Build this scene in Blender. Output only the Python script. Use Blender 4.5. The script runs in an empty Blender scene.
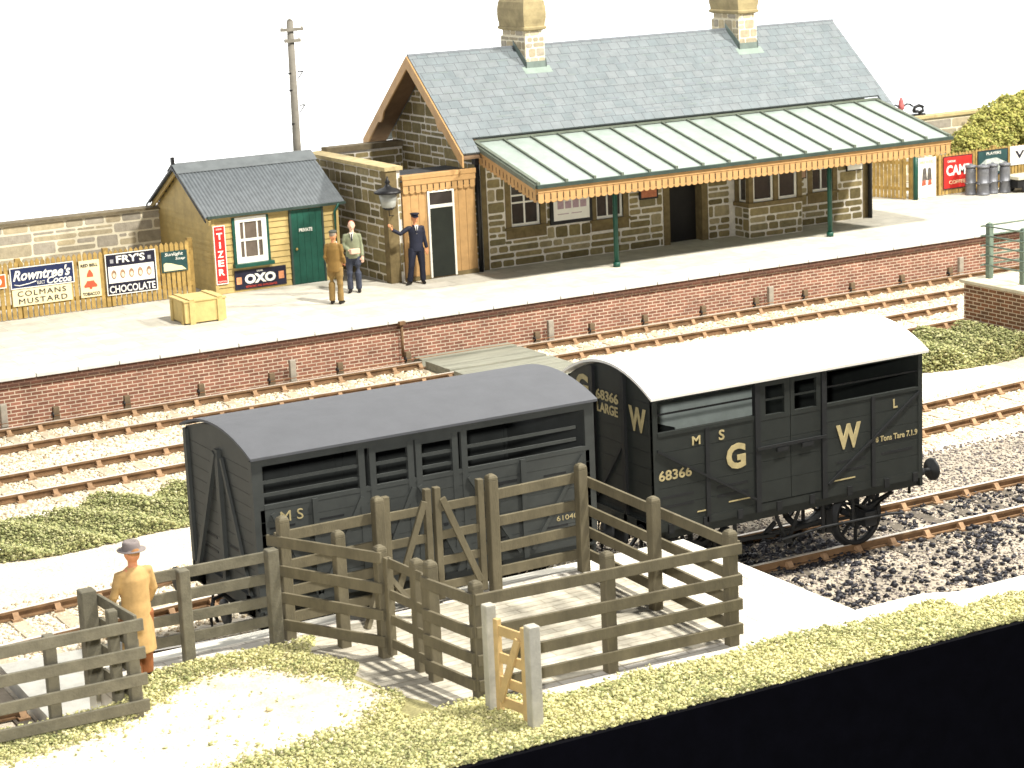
import bpy, bmesh, math, random
import numpy as np
from mathutils import Vector, Matrix
R = math.radians
S = bpy.context.scene
COL = S.collection
random.seed(7)

# ------------------------------------------------------------------ camera
AX = [(0.86780206, 0.14557662, -0.4751074), (-0.49507791, 0.17126809, -0.85180109), (-0.04263159, 0.97440992, 0.22069857)]
cam_d = bpy.data.cameras.new('camera'); cam = bpy.data.objects.new('camera', cam_d); COL.objects.link(cam)
m = Matrix.Identity(4)
for i in range(3):
    for j in range(3): m[i][j] = AX[i][j]
m.translation = (0, 0, 10)
cam.matrix_world = m
cam_d.sensor_width = 36; cam_d.lens = 2183.36 * 36 / 1024; cam_d.clip_end = 500
S.camera = cam
cam_d.dof.use_dof = True; cam_d.dof.focus_distance = 36.0; cam_d.dof.aperture_fstop = 2.4

# ------------------------------------------------------------------ room light (a model under lamps: no sun, no sky texture)
W = bpy.data.worlds.new('World'); S.world = W; W.use_nodes = True
W.node_tree.nodes['Background'].inputs[0].default_value = (0.92, 0.93, 1.0, 1)
W.node_tree.nodes['Background'].inputs[1].default_value = 0.17
def lamp(name, d, dist, power, size, target=(22, 36, 1), color=(1, .96, .88)):
    d = Vector(d).normalized(); l = bpy.data.lights.new(name, 'AREA'); l.shape = 'DISK'; l.size = size
    l.energy = power; l.color = color
    o = bpy.data.objects.new(name, l); COL.objects.link(o)
    o.location = Vector(target) + d * dist
    o.rotation_euler = (-d).to_track_quat('-Z', 'Y').to_euler()
    return o
lamp('ceiling_lamp', (.35, -1, 2.0), 48, 33000, 3.0)
lamp('camera_flash', (-.62, -.98, .27), 40, 3400, .8, target=(22, 36, 1), color=(1, .98, .95))
lamp('side_lamp', (2.2, -1, 2.0), 52, 27000, 3.0)
S.view_settings.view_transform = 'Standard'; S.view_settings.look = 'None'
S.view_settings.exposure = 0.45; S.view_settings.gamma = 1

# ------------------------------------------------------------------ materials
MATS = {}
def base_mat(name):
    mt = bpy.data.materials.new(name); mt.use_nodes = True
    nt = mt.node_tree; b = nt.nodes['Principled BSDF']
    return mt, nt, b
def rgb(c): return (c[0], c[1], c[2], 1)
def pm(name, c, var=.18, scale=3.0, rough=.75, bump=.0, bscale=40, metal=0, spec=.3, c2=None, stretch=None, emis=None):
    """painted / natural surface: base colour broken up by two noises, optional bump"""
    if name in MATS: return MATS[name]
    mt, nt, b = base_mat(name); N = nt.nodes; L = nt.links
    tc = N.new('ShaderNodeTexCoord'); mp = N.new('ShaderNodeMapping'); L.new(tc.outputs['Object'], mp.inputs[0])
    if stretch: mp.inputs['Scale'].default_value = stretch
    n1 = N.new('ShaderNodeTexNoise'); n1.inputs['Scale'].default_value = scale; n1.inputs['Detail'].default_value = 8; n1.inputs['Roughness'].default_value = .65
    L.new(mp.outputs[0], n1.inputs[0])
    cr = N.new('ShaderNodeValToRGB'); L.new(n1.outputs[0], cr.inputs[0])
    lo = tuple(x * (1 - var) for x in c); hi = c2 if c2 else tuple(min(1, x * (1 + var)) for x in c)
    cr.color_ramp.elements[0].position = .32; cr.color_ramp.elements[1].position = .68
    cr.color_ramp.elements[0].color = rgb(lo); cr.color_ramp.elements[1].color = rgb(hi)
    L.new(cr.outputs[0], b.inputs['Base Color'])
    b.inputs['Roughness'].default_value = rough; b.inputs['Metallic'].default_value = metal
    b.inputs['Specular IOR Level'].default_value = spec
    if bump:
        n2 = N.new('ShaderNodeTexNoise'); n2.inputs['Scale'].default_value = bscale; n2.inputs['Detail'].default_value = 6
        L.new(mp.outputs[0], n2.inputs[0]); bp = N.new('ShaderNodeBump'); bp.inputs['Strength'].default_value = bump; bp.inputs['Distance'].default_value = .02
        L.new(n2.outputs[0], bp.inputs['Height']); L.new(bp.outputs[0], b.inputs['Normal'])
    if emis:
        b.inputs['Emission Color'].default_value = rgb(c); b.inputs['Emission Strength'].default_value = emis
    MATS[name] = mt; return mt
def ramp_rnd(name, cols, var=.2, scale=6, rough=.9, bump=.3, bscale=25):
    """per-stone colour from the 'rnd' attribute, times a mottling noise"""
    mt, nt, b = base_mat(name); N = nt.nodes; L = nt.links
    at = N.new('ShaderNodeAttribute'); at.attribute_name = 'rnd'
    cr = N.new('ShaderNodeValToRGB'); L.new(at.outputs['Fac'], cr.inputs[0])
    el = cr.color_ramp.elements
    while len(el) < len(cols): el.new(.5)
    for i, c in enumerate(cols): el[i].position = i / (len(cols) - 1); el[i].color = rgb(c)
    tc = N.new('ShaderNodeTexCoord'); n1 = N.new('ShaderNodeTexNoise'); n1.inputs['Scale'].default_value = scale; n1.inputs['Detail'].default_value = 8
    n1.inputs['Roughness'].default_value = .7
    L.new(tc.outputs['Object'], n1.inputs[0])
    mr = N.new('ShaderNodeMapRange'); mr.inputs[1].default_value = .3; mr.inputs[2].default_value = .7; mr.inputs[3].default_value = 1 - var; mr.inputs[4].default_value = 1 + var
    L.new(n1.outputs[0], mr.inputs[0])
    mx = N.new('ShaderNodeMix'); mx.data_type = 'RGBA'; mx.blend_type = 'MULTIPLY'; mx.inputs[0].default_value = 1
    L.new(cr.outputs[0], mx.inputs[6]); L.new(mr.outputs[0], mx.inputs[7]); L.new(mx.outputs[2], b.inputs['Base Color'])
    b.inputs['Roughness'].default_value = rough; b.inputs['Specular IOR Level'].default_value = .2
    bp = N.new('ShaderNodeBump'); bp.inputs['Strength'].default_value = bump; bp.inputs['Distance'].default_value = .02
    n2 = N.new('ShaderNodeTexNoise'); n2.inputs['Scale'].default_value = bscale; L.new(tc.outputs['Object'], n2.inputs[0])
    L.new(n2.outputs[0], bp.inputs['Height']); L.new(bp.outputs[0], b.inputs['Normal'])
    MATS[name] = mt; return mt
def brick_mat(name, c1, c2, mortar, bw, bh, ms, rough=.9, dirt=None, bump=.4, offset=.5, noise=.25, bias=0.0):
    mt, nt, b = base_mat(name); N = nt.nodes; L = nt.links
    uv = N.new('ShaderNodeUVMap'); uv.uv_map = 'UVMap'
    br = N.new('ShaderNodeTexBrick'); L.new(uv.outputs[0], br.inputs[0])
    br.inputs['Color1'].default_value = rgb(c1); br.inputs['Color2'].default_value = rgb(c2); br.inputs['Mortar'].default_value = rgb(mortar)
    br.inputs['Scale'].default_value = 1; br.inputs['Brick Width'].default_value = bw; br.inputs['Row Height'].default_value = bh
    br.inputs['Mortar Size'].default_value = ms; br.inputs['Mortar Smooth'].default_value = .1; br.inputs['Bias'].default_value = bias; br.offset = offset
    n1 = N.new('ShaderNodeTexNoise'); n1.inputs['Scale'].default_value = 2.2; n1.inputs['Detail'].default_value = 8; n1.inputs['Roughness'].default_value = .7; L.new(uv.outputs[0], n1.inputs[0])
    mr = N.new('ShaderNodeMapRange'); mr.inputs[1].default_value = .3; mr.inputs[2].default_value = .7; mr.inputs[3].default_value = 1 - noise; mr.inputs[4].default_value = 1 + noise
    L.new(n1.outputs[0], mr.inputs[0])
    mx = N.new('ShaderNodeMix'); mx.data_type = 'RGBA'; mx.blend_type = 'MULTIPLY'; mx.inputs[0].default_value = 1
    L.new(br.outputs[0], mx.inputs[6]); L.new(mr.outputs[0], mx.inputs[7]); L.new(mx.outputs[2], b.inputs['Base Color'])
    b.inputs['Roughness'].default_value = rough; b.inputs['Specular IOR Level'].default_value = .25
    bp = N.new('ShaderNodeBump'); bp.inputs['Strength'].default_value = bump; bp.inputs['Distance'].default_value = .01; bp.invert = True
    L.new(br.outputs['Fac'], bp.inputs['Height']); L.new(bp.outputs[0], b.inputs['Normal'])
    MATS[name] = mt; return mt

M_stone = ramp_rnd('brown_stone', [(.13, .105, .05), (.21, .17, .08), (.28, .225, .11), (.17, .145, .075), (.34, .285, .165)], var=.3)
M_mortar = pm('lime_mortar', (.66, .62, .54), .15, 8)
M_cstone = ramp_rnd('pale_stone', [(.42, .35, .23), (.33, .29, .21), (.50, .42, .27), (.38, .34, .27), (.30, .27, .22)], var=.22)
M_cmortar = pm('cream_mortar', (.72, .66, .50), .1, 8)
M_dress = pm('dressed_stone', (.16, .12, .055), .3, 5, .9, .2, 30)
M_coping = pm('coping_stone', (.46, .37, .19), .25, 4, .85, .2, 30)
M_copdark = pm('weathered_coping', (.16, .13, .08), .3, 5, .9, .2)
M_chstone = pm('chimney_cap_stone', (.30, .245, .13), .28, 3, .85, .25, 30)
M_brick = brick_mat('red_brick', (.27, .12, .08), (.17, .075, .05), (.50, .41, .31), .225, .076, .010, noise=.3)
M_brick2 = brick_mat('brown_brick', (.24, .10, .05), (.14, .07, .04), (.55, .45, .33), .25, .085, .011, noise=.3)
M_slate = brick_mat('slate', (.17, .20, .212), (.20, .222, .232), (.07, .078, .085), .30, .26, .006, rough=.55, noise=.16, bump=.3)
M_ochre = pm('ochre_paint', (.44, .265, .11), .14, 4, .55, .05)
M_hutb = pm('buff_paint', (.45, .335, .13), .16, 3, .65, .05)
M_fence = pm('fence_timber', (.36, .24, .075), .32, 5, .75, .2, 30)
M_lead = pm('lead_grey_green', (.16, .20, .18), .15, 4, .6)
M_glaz = pm('canopy_sheet', (.31, .365, .33), .12, 3, .4)
M_rib = pm('canopy_bar', (.135, .155, .12), .2, 5, .6)
M_green = pm('green_paint', (.012, .07, .048), .25, 4, .4)
M_greend = pm('dark_green_gutter', (.035, .055, .046), .25, 4, .5)
M_black = pm('black_paint', (.012, .012, .013), .3, 5, .45)
M_white = pm('white_paint', (.78, .76, .68), .06, 4, .5)
M_cream = pm('cream_enamel', (.80, .70, .42), .05, 4, .3)
M_wenam = pm('white_enamel', (.82, .80, .72), .05, 4, .3)
M_red = pm('red_enamel', (.50, .03, .025), .12, 4, .35)
M_navy = pm('navy_enamel', (.018, .028, .085), .2, 4, .35)
M_dkblue = pm('black_enamel', (.015, .015, .03), .2, 4, .35)
M_tealen = pm('teal_enamel', (.02, .06, .06), .3, 4, .35)
M_glass = pm('dark_window_glass', (.035, .03, .028), .3, 2, .12, spec=.5)
M_corr = pm('corrugated_iron', (.125, .14, .15), .16, 6, .55, metal=.0)
M_flash = pm('ridge_felt', (.14, .155, .16), .16, 3, .8)
M_crate = pm('crate_pine', (.55, .42, .17), .14, 5, .7, .2, 30)
M_pen = pm('pen_timber', (.125, .107, .066), .25, 4, .75, .25, 40, stretch=(1, 1, .4))
M_pent = pm('weathered_pen_timber', (.145, .132, .093), .25, 5, .8, .25, 40)
M_palepost = pm('pale_gate_post', (.40, .38, .31), .15, 5, .75, .2)
M_gate = pm('fresh_yellow_timber', (.48, .34, .15), .15, 5, .7, .1)
M_lms = pm('wagon_grey', (.043, .047, .044), .14, 3, .6)
M_lmsroof = pm('wagon_roof_grey', (.098, .102, .112), .06, 3, .85, .25, 120)
M_gw = pm('wagon_dark_grey', (.017, .020, .018), .15, 3, .6)
M_gwdark = pm('ironwork_dark', (.012, .013, .014), .2, 5, .6)
M_gwroof = pm('white_wagon_roof', (.80, .78, .72), .04, 3, .7)
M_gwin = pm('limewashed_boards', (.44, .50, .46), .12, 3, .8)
M_lmsin = pm('wagon_inside_boards', (.20, .22, .17), .3, 4, .85)
M_letter = pm('cream_lettering', (.36, .30, .155), .22, 8, .65)
M_rail = pm('rusty_rail', (.17, .10, .05), .35, 4, .8, .1)
M_railtop = pm('bright_rail_head', (.62, .56, .48), .1, 3, .35, metal=.3)
M_chair = pm('rusty_chair', (.31, .195, .11), .35, 9, .9)
M_sleep = pm('bleached_sleeper', (.46, .39, .28), .25, 5, .9, .3, 40)
M_sleepd = pm('sooty_sleeper', (.10, .085, .065), .3, 5, .9, .3, 40)
M_stub = pm('stub_wood', (.14, .10, .06), .3, 6, .8)
M_cross = pm('crossing_planks', (.24, .24, .19), .22, 3, .8, .3, 25, stretch=(.3, 3, 3))
M_skin = pm('painted_skin', (.62, .27, .13), .08, 8, .6)
M_skinp = pm('pale_painted_skin', (.70, .45, .33), .08, 8, .6)
M_kh = pm('khaki_cloth', (.22, .13, .035), .14, 6, .8)
M_kh2 = pm('khaki_trouser_cloth', (.25, .16, .055), .14, 6, .8)
M_cap = pm('grey_cap', (.075, .075, .06), .15, 6, .8)
M_sage = pm('sage_jacket', (.22, .24, .15), .12, 6, .8)
M_slateT = pm('blue_grey_trousers', (.045, .052, .075), .15, 6, .8)
M_unif = pm('navy_uniform', (.012, .014, .028), .2, 6, .65)
M_camel = pm('camel_coat_cloth', (.47, .30, .12), .16, 6, .8)
M_hat = pm('felt_hat_grey', (.20, .17, .16), .15, 8, .8)
M_rustT = pm('rust_trousers', (.25, .09, .03), .15, 8, .8)
M_shoe = pm('shoe_black', (.015, .012, .01), .2, 8, .5)
M_hair = pm('ginger_hair', (.35, .08, .04), .15, 8, .7)
M_churn = pm('churn_steel', (.17, .175, .19), .18, 6, .45, metal=.35)
M_pole = pm('pole_timber', (.20, .185, .155), .2, 5, .8)
M_lampg = pm('lamp_glass', (.35, .36, .33), .1, 5, .15, spec=.5)
M_sagerail = pm('sage_green_railing', (.14, .19, .15), .2, 6, .55)

# ------------------------------------------------------------------ builders
class MB:
    def __init__(s): s.V = []; s.F = []; s.MI = []; s.RN = []; s.SM = []
    def face(s, idx, mi=0, rn=.5, sm=False): s.F.append(tuple(idx)); s.MI.append(mi); s.RN.append(rn); s.SM.append(sm)
    def add(s, vs, fs, mi=0, rn=.5, sm=False):
        o = len(s.V); s.V += [tuple(v) for v in vs]
        for f in fs: s.face([o + i for i in f], mi, rn, sm)
        return s
    def box(s, a, b, mi=0, rn=.5):
        x0, x1 = sorted((a[0], b[0])); y0, y1 = sorted((a[1], b[1])); z0, z1 = sorted((a[2], b[2]))
        return s.add([(x0, y0, z0), (x1, y0, z0), (x1, y1, z0), (x0, y1, z0), (x0, y0, z1), (x1, y0, z1), (x1, y1, z1), (x0, y1, z1)],
              [(0, 3, 2, 1), (4, 5, 6, 7), (0, 1, 5, 4), (1, 2, 6, 5), (2, 3, 7, 6), (3, 0, 4, 7)], mi, rn)
    def bar(s, p, q, w, h, up=(0, 0, 1), mi=0, rn=.5):
        """box section w (sideways) x h (along up) from p to q"""
        p = Vector(p); q = Vector(q); d = (q - p).normalized(); up = Vector(up)
        sd = d.cross(up)
        if sd.length < 1e-5: sd = d.cross(Vector((1, 0, 0)))
        sd.normalize(); u = sd.cross(d).normalized()
        vs = []
        for c in (p, q):
            for a, b_ in ((-1, -1), (1, -1), (1, 1), (-1, 1)): vs.append(c + sd * a * w / 2 + u * b_ * h / 2)
        return s.add(vs, [(3, 2, 1, 0), (4, 5, 6, 7), (0, 1, 5, 4), (1, 2, 6, 5), (2, 3, 7, 6), (3, 0, 4, 7)], mi, rn)
    def tube(s, pts, rad, n=8, mi=0, caps=True, sm=True, rn=.5):
        pts = [Vector(p) for p in pts]; rad = rad if isinstance(rad, (list, tuple)) else [rad] * len(pts)
        o = len(s.V)
        for i, p in enumerate(pts):
            d = (pts[min(i + 1, len(pts) - 1)] - pts[max(i - 1, 0)]).normalized()
            a = d.cross(Vector((0, 0, 1))); a = a if a.length > 1e-3 else Vector((1, 0, 0)); a.normalize(); b_ = d.cross(a).normalized()
            r = rad[i]; r = r if isinstance(r, (tuple, list)) else (r, r)
            for k in range(n):
                t = 2 * math.pi * k / n; s.V.append(tuple(p + a * math.cos(t) * r[0] + b_ * math.sin(t) * r[1]))
        for i in range(len(pts) - 1):
            for k in range(n):
                k2 = (k + 1) % n; s.face([o + i * n + k, o + i * n + k2, o + (i + 1) * n + k2, o + (i + 1) * n + k], mi, rn, sm)
        if caps:
            s.face([o + k for k in range(n)][::-1], mi, rn); s.face([o + (len(pts) - 1) * n + k for k in range(n)], mi, rn)
        return s
    def lathe(s, c, prof, n=16, mi=0, sm=True, ax='z', caps=True):
        c = Vector(c); o = len(s.V)
        for r, h in prof:
            for k in range(n):
                t = 2 * math.pi * k / n; a, b_ = math.cos(t) * r, math.sin(t) * r
                v = {'z': (a, b_, h), 'x': (h, a, b_), 'y': (a, h, b_)}[ax]
                s.V.append(tuple(c + Vector(v)))
        for i in range(len(prof) - 1):
            for k in range(n):
                k2 = (k + 1) % n; s.face([o + i * n + k, o + i * n + k2, o + (i + 1) * n + k2, o + (i + 1) * n + k], mi, .5, sm)
        if caps: s.face([o + k for k in range(n)][::-1], mi); s.face([o + (len(prof) - 1) * n + k for k in range(n)], mi)
        return s
    def prism(s, poly, o, u, v, w, mi=0, rn=.5):
        """polygon (a,b) in plane o + a*u + b*v, extruded by vector w"""
        o = Vector(o); u = Vector(u); v = Vector(v); w = Vector(w); n = len(poly)
        vs = [o + u * a + v * b_ for a, b_ in poly] + [o + u * a + v * b_ + w for a, b_ in poly]
        fs = [tuple(range(n))[::-1], tuple(range(n, 2 * n))] + [(i, (i + 1) % n, n + (i + 1) % n, n + i) for i in range(n)]
        return s.add(vs, fs, mi, rn)
    def ell(s, c, r, n=10, m_=7, mi=0):
        prof = [(math.sin(math.pi * i / m_) if 0 < i < m_ else .02, -math.cos(math.pi * i / m_)) for i in range(m_ + 1)]
        o = len(s.V); c = Vector(c)
        for a, h in prof:
            for k in range(n):
                t = 2 * math.pi * k / n; s.V.append((c.x + a * math.cos(t) * r[0], c.y + a * math.sin(t) * r[1], c.z + h * r[2]))
        for i in range(m_):
            for k in range(n):
                k2 = (k + 1) % n; s.face([o + i * n + k, o + i * n + k2, o + (i + 1) * n + k2, o + (i + 1) * n + k], mi, .5, True)
        s.face([o + k for k in range(n)][::-1], mi); s.face([o + m_ * n + k for k in range(n)], mi)
        return s
    def build(s, name, mats, parent=None, bevel=0, fix=True):
        mats = mats if isinstance(mats, (list, tuple)) else [mats]
        off = Vector((0, 0, 0))
        if parent is not None:
            r = parent
            while r.parent: r = r.parent
            off = Vector(r.location)
        me = bpy.data.meshes.new(name)
        me.from_pydata([(v[0] - off.x, v[1] - off.y, v[2] - off.z) for v in s.V], [], s.F)
        for mm in mats: me.materials.append(mm)
        me.polygons.foreach_set('material_index', s.MI); me.polygons.foreach_set('use_smooth', s.SM)
        if fix:
            bm = bmesh.new(); bm.from_mesh(me); bmesh.ops.recalc_face_normals(bm, faces=bm.faces); bm.to_mesh(me); bm.free()
        uvs(me, off); at = me.attributes.new('rnd', 'FLOAT', 'FACE'); at.data.foreach_set('value', s.RN)
        o = bpy.data.objects.new(name, me); COL.objects.link(o)
        if parent is not None: o.parent = parent
        if bevel:
            md = o.modifiers.new('bevel', 'BEVEL'); md.width = bevel; md.segments = 2; md.limit_method = 'ANGLE'; md.angle_limit = R(40)
        return o
def uvs(me, off=Vector((0, 0, 0))):
    uv = me.uv_layers.new(name='UVMap'); vs = me.vertices; d = uv.data
    for p in me.polygons:
        n = p.normal
        if abs(n.z) > .97: a = Vector((1, 0, 0)); b = Vector((0, 1, 0))
        else:
            a = Vector((-n.y, n.x, 0)).normalized()
            if abs(a.x) > abs(a.y): a = a if a.x > 0 else -a
            else: a = a if a.y > 0 else -a
            b = n.cross(a); b = b if b.z > 0 else -b
        for li in p.loop_indices:
            co = vs[me.loops[li].vertex_index].co + off; d[li].uv = (co.dot(a), co.dot(b))
def tag(o, label=None, cat=None, group=None, kind=None):
    if label: o['label'] = label
    if cat: o['category'] = cat
    if group: o['group'] = group
    if kind: o['kind'] = kind
    return o
def thing(name, loc, label, cat, group=None):
    o = bpy.data.objects.new(name, None); COL.objects.link(o); o.location = loc; o.empty_display_size = .2
    bpy.context.view_layer.update()
    return tag(o, label, cat, group)
def split_parts(o):
    # every loose piece of the mesh becomes a part of its own
    bm = bmesh.new(); bm.from_mesh(o.data); bm.verts.ensure_lookup_table(); seen = set(); groups = []
    for v0 in bm.verts:
        if v0.index in seen: continue
        st_ = [v0]; g = []; seen.add(v0.index)
        while st_:
            v = st_.pop(); g.append(v.index)
            for e in v.link_edges:
                w = e.other_vert(v)
                if w.index not in seen: seen.add(w.index); st_.append(w)
        groups.append(set(g))
    bm.free(); base = o.name.split('.')[0]
    for g in groups:
        b2 = bmesh.new(); b2.from_mesh(o.data); b2.verts.ensure_lookup_table()
        bmesh.ops.delete(b2, geom=[v for v in b2.verts if v.index not in g], context='VERTS')
        me = bpy.data.meshes.new(base); b2.to_mesh(me); b2.free()
        for mm in o.data.materials: me.materials.append(mm)
        c = bpy.data.objects.new(base, me); COL.objects.link(c); c.parent = o.parent
    bpy.data.objects.remove(o)
def copy_tree(o, parent=None):
    c = o.copy(); COL.objects.link(c)
    if parent is not None: c.parent = parent
    for ch in list(o.children): copy_tree(ch, c)
    return c
def bake(o, name=None):
    dg = bpy.context.evaluated_depsgraph_get(); dg.update()
    me = bpy.data.meshes.new_from_object(o.evaluated_get(dg)); o.modifiers.clear(); o.data = me
    return o
def text(s, o, u, v, w, h, mat, parent, name='lettering', depth=.008, shear=0, bold=.0, spacing=1.0):
    """the words s fitted to w x h with the lower left at o; u, v unit axes of the face"""
    cu = bpy.data.curves.new(name, 'FONT'); cu.body = s; cu.size = 1; cu.shear = shear; cu.offset = bold; cu.space_character = spacing
    cu.resolution_u = 3
    ob = bpy.data.objects.new(name, cu); COL.objects.link(ob)
    dg = bpy.context.evaluated_depsgraph_get(); me = bpy.data.meshes.new_from_object(ob.evaluated_get(dg))
    bpy.data.objects.remove(ob)
    co = np.empty(len(me.vertices) * 3); me.vertices.foreach_get('co', co); co = co.reshape(-1, 3)
    mn = co.min(0); mx = co.max(0); bpy.data.meshes.remove(me)
    cu.extrude = .5 * depth / max(w / (mx[0] - mn[0]), 1e-6)
    ob = bpy.data.objects.new(name, cu); COL.objects.link(ob); dg = bpy.context.evaluated_depsgraph_get()
    me = bpy.data.meshes.new_from_object(ob.evaluated_get(dg)); bpy.data.objects.remove(ob); bpy.data.curves.remove(cu)
    r = parent
    while r.parent: r = r.parent
    off = Vector(r.location); u = Vector(u); v = Vector(v); n = u.cross(v)
    for vt in me.vertices:
        x = (vt.co.x - mn[0]) / (mx[0] - mn[0]) * w; y = (vt.co.y - mn[1]) / (mx[1] - mn[1]) * h
        z = depth / 2 if vt.co.z > 0 else -depth / 2
        vt.co = Vector(o) + u * x + v * y + n * z - off
    me.materials.clear(); me.materials.append(mat)
    ob = bpy.data.objects.new(name, me); COL.objects.link(ob); ob.parent = parent
    return ob

def clip(poly, a, b, c):
    """keep a*x+b*y<=c"""
    out = []
    for i in range(len(poly)):
        p, q = poly[i], poly[(i + 1) % len(poly)]; dp = a * p[0] + b * p[1] - c; dq = a * q[0] + b * q[1] - c
        if dp <= 0: out.append(p)
        if (dp < 0 < dq) or (dq < 0 < dp):
            t = dp / (dp - dq); out.append((p[0] + (q[0] - p[0]) * t, p[1] + (q[1] - p[1]) * t))
    return out
def minus(rs, h):
    out = []
    for (x0, y0, x1, y1) in rs:
        if h[0] >= x1 or h[2] <= x0 or h[1] >= y1 or h[3] <= y0: out.append((x0, y0, x1, y1)); continue
        if h[0] > x0: out.append((x0, y0, h[0], y1))
        if h[2] < x1: out.append((h[2], y0, x1, y1))
        a, b = max(x0, h[0]), min(x1, h[2])
        if h[1] > y0: out.append((a, y0, b, h[1]))
        if h[3] < y1: out.append((a, h[3], b, y1))
    return out
def stones(mb, o, u, n, w, h, holes=(), planes=(), seed=1, mi=1, hmin=.16, hmax=.34, lmin=.28, lmax=.95, gap=.034, t=.009, plain=.0):
    """coursed rubble: random blocks proud of the wall face; n = outward normal"""
    rr = random.Random(seed); u = Vector(u); n = Vector(n); o = Vector(o); up = Vector((0, 0, 1)); y = 0
    while y < h - .03:
        ch = min(rr.uniform(hmin, hmax), h - y)
        if h - y - ch < .1: ch = h - y
        x = -rr.uniform(0, .3)
        while x < w:
            l = rr.uniform(lmin, lmax); rs = [(x, y, x + l, y + ch)]
            if ch > .25 and rr.random() < .35:
                k = y + ch * rr.choice((.4, .5, .6)); rs = [(x, y, x + l, k), (x, k, x + l * .5, y + ch), (x + l * .5, k, x + l, y + ch)]
            for r_ in rs:
                r2 = (max(0, r_[0]), r_[1], min(w, r_[2]), r_[3])
                if r2[2] - r2[0] < .06: continue
                g = gap / 2; rs2 = [(r2[0] + g, r2[1] + g, r2[2] - g, r2[3] - g)]
                for hh in holes: rs2 = minus(rs2, (hh[0] - g, hh[1] - g, hh[2] + g, hh[3] + g))
                rn = rr.random()
                for q in rs2:
                    if q[2] - q[0] < .05 or q[3] - q[1] < .04: continue
                    c = min(.03, (q[2] - q[0]) * .2, (q[3] - q[1]) * .3); j = lambda: rr.uniform(-.006, .006)
                    poly = [(q[0] + c, q[1] + j()), (q[2] - c, q[1] + j()), (q[2] + j(), q[1] + c), (q[2] + j(), q[3] - c), (q[2] - c, q[3] + j()), (q[0] + c, q[3] + j()), (q[0] + j(), q[3] - c), (q[0] + j(), q[1] + c)]
                    for pl in planes: poly = clip(poly, *pl)
                    if len(poly) < 3: continue
                    tt = t * rr.uniform(.6, 1.2)
                    mb.prism(poly, o, u, up, n * tt, mi, rn)
            x += l
        y += ch
def scatter(name, mat, pts, rmin, rmax, seed, squash=.7, sp=(.6, 1.3), kind='stuff', fn=None, mats=None, label=None):
    """many small irregular lumps (one mesh) at pts (N,3)"""
    rg = np.random.default_rng(seed); N = len(pts)
    base = np.array([(1, 0, 0), (-1, 0, 0), (0, 1, 0), (0, -1, 0), (0, 0, 1), (0, 0, -1)], float)
    fc = np.array([(0, 2, 4), (2, 1, 4), (1, 3, 4), (3, 0, 4), (2, 0, 5), (1, 2, 5), (3, 1, 5), (0, 3, 5)])
    r = rg.uniform(rmin, rmax, N) * rg.choice([1, 1, 1, 1.5], N)
    q = rg.normal(size=(N, 4)); q /= np.linalg.norm(q, axis=1)[:, None]
    w, x, y, z = q.T
    Rm = np.stack([1 - 2 * (y * y + z * z), 2 * (x * y - z * w), 2 * (x * z + y * w), 2 * (x * y + z * w), 1 - 2 * (x * x + z * z), 2 * (y * z - x * w), 2 * (x * z - y * w), 2 * (y * z + x * w), 1 - 2 * (x * x + y * y)], 1).reshape(N, 3, 3)
    sc = rg.uniform(sp[0], sp[1], (N, 6, 1))
    v = np.einsum('nij,nkj->nki', Rm, base[None] * sc) * r[:, None, None]; v[:, :, 2] *= squash
    v += np.asarray(pts)[:, None, :]
    V = v.reshape(-1, 3); F = (fc[None] + (np.arange(N) * 6)[:, None, None]).reshape(-1, 3)
    me = bpy.data.meshes.new(name); me.vertices.add(len(V)); me.vertices.foreach_set('co', V.ravel())
    me.loops.add(F.size); me.loops.foreach_set('vertex_index', F.ravel().astype(np.int32))
    me.polygons.add(len(F)); me.polygons.foreach_set('loop_start', np.arange(0, F.size, 3, dtype=np.int32)); me.polygons.foreach_set('loop_total', np.full(len(F), 3, np.int32))
    me.update(calc_edges=True)
    at = me.attributes.new('rnd', 'FLOAT', 'FACE'); at.data.foreach_set('value', np.repeat(rg.random(N), 8).astype(np.float32))
    me.materials.append(mat); o = bpy.data.objects.new(name, me); COL.objects.link(o)
    if kind: o['kind'] = kind
    return o

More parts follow.
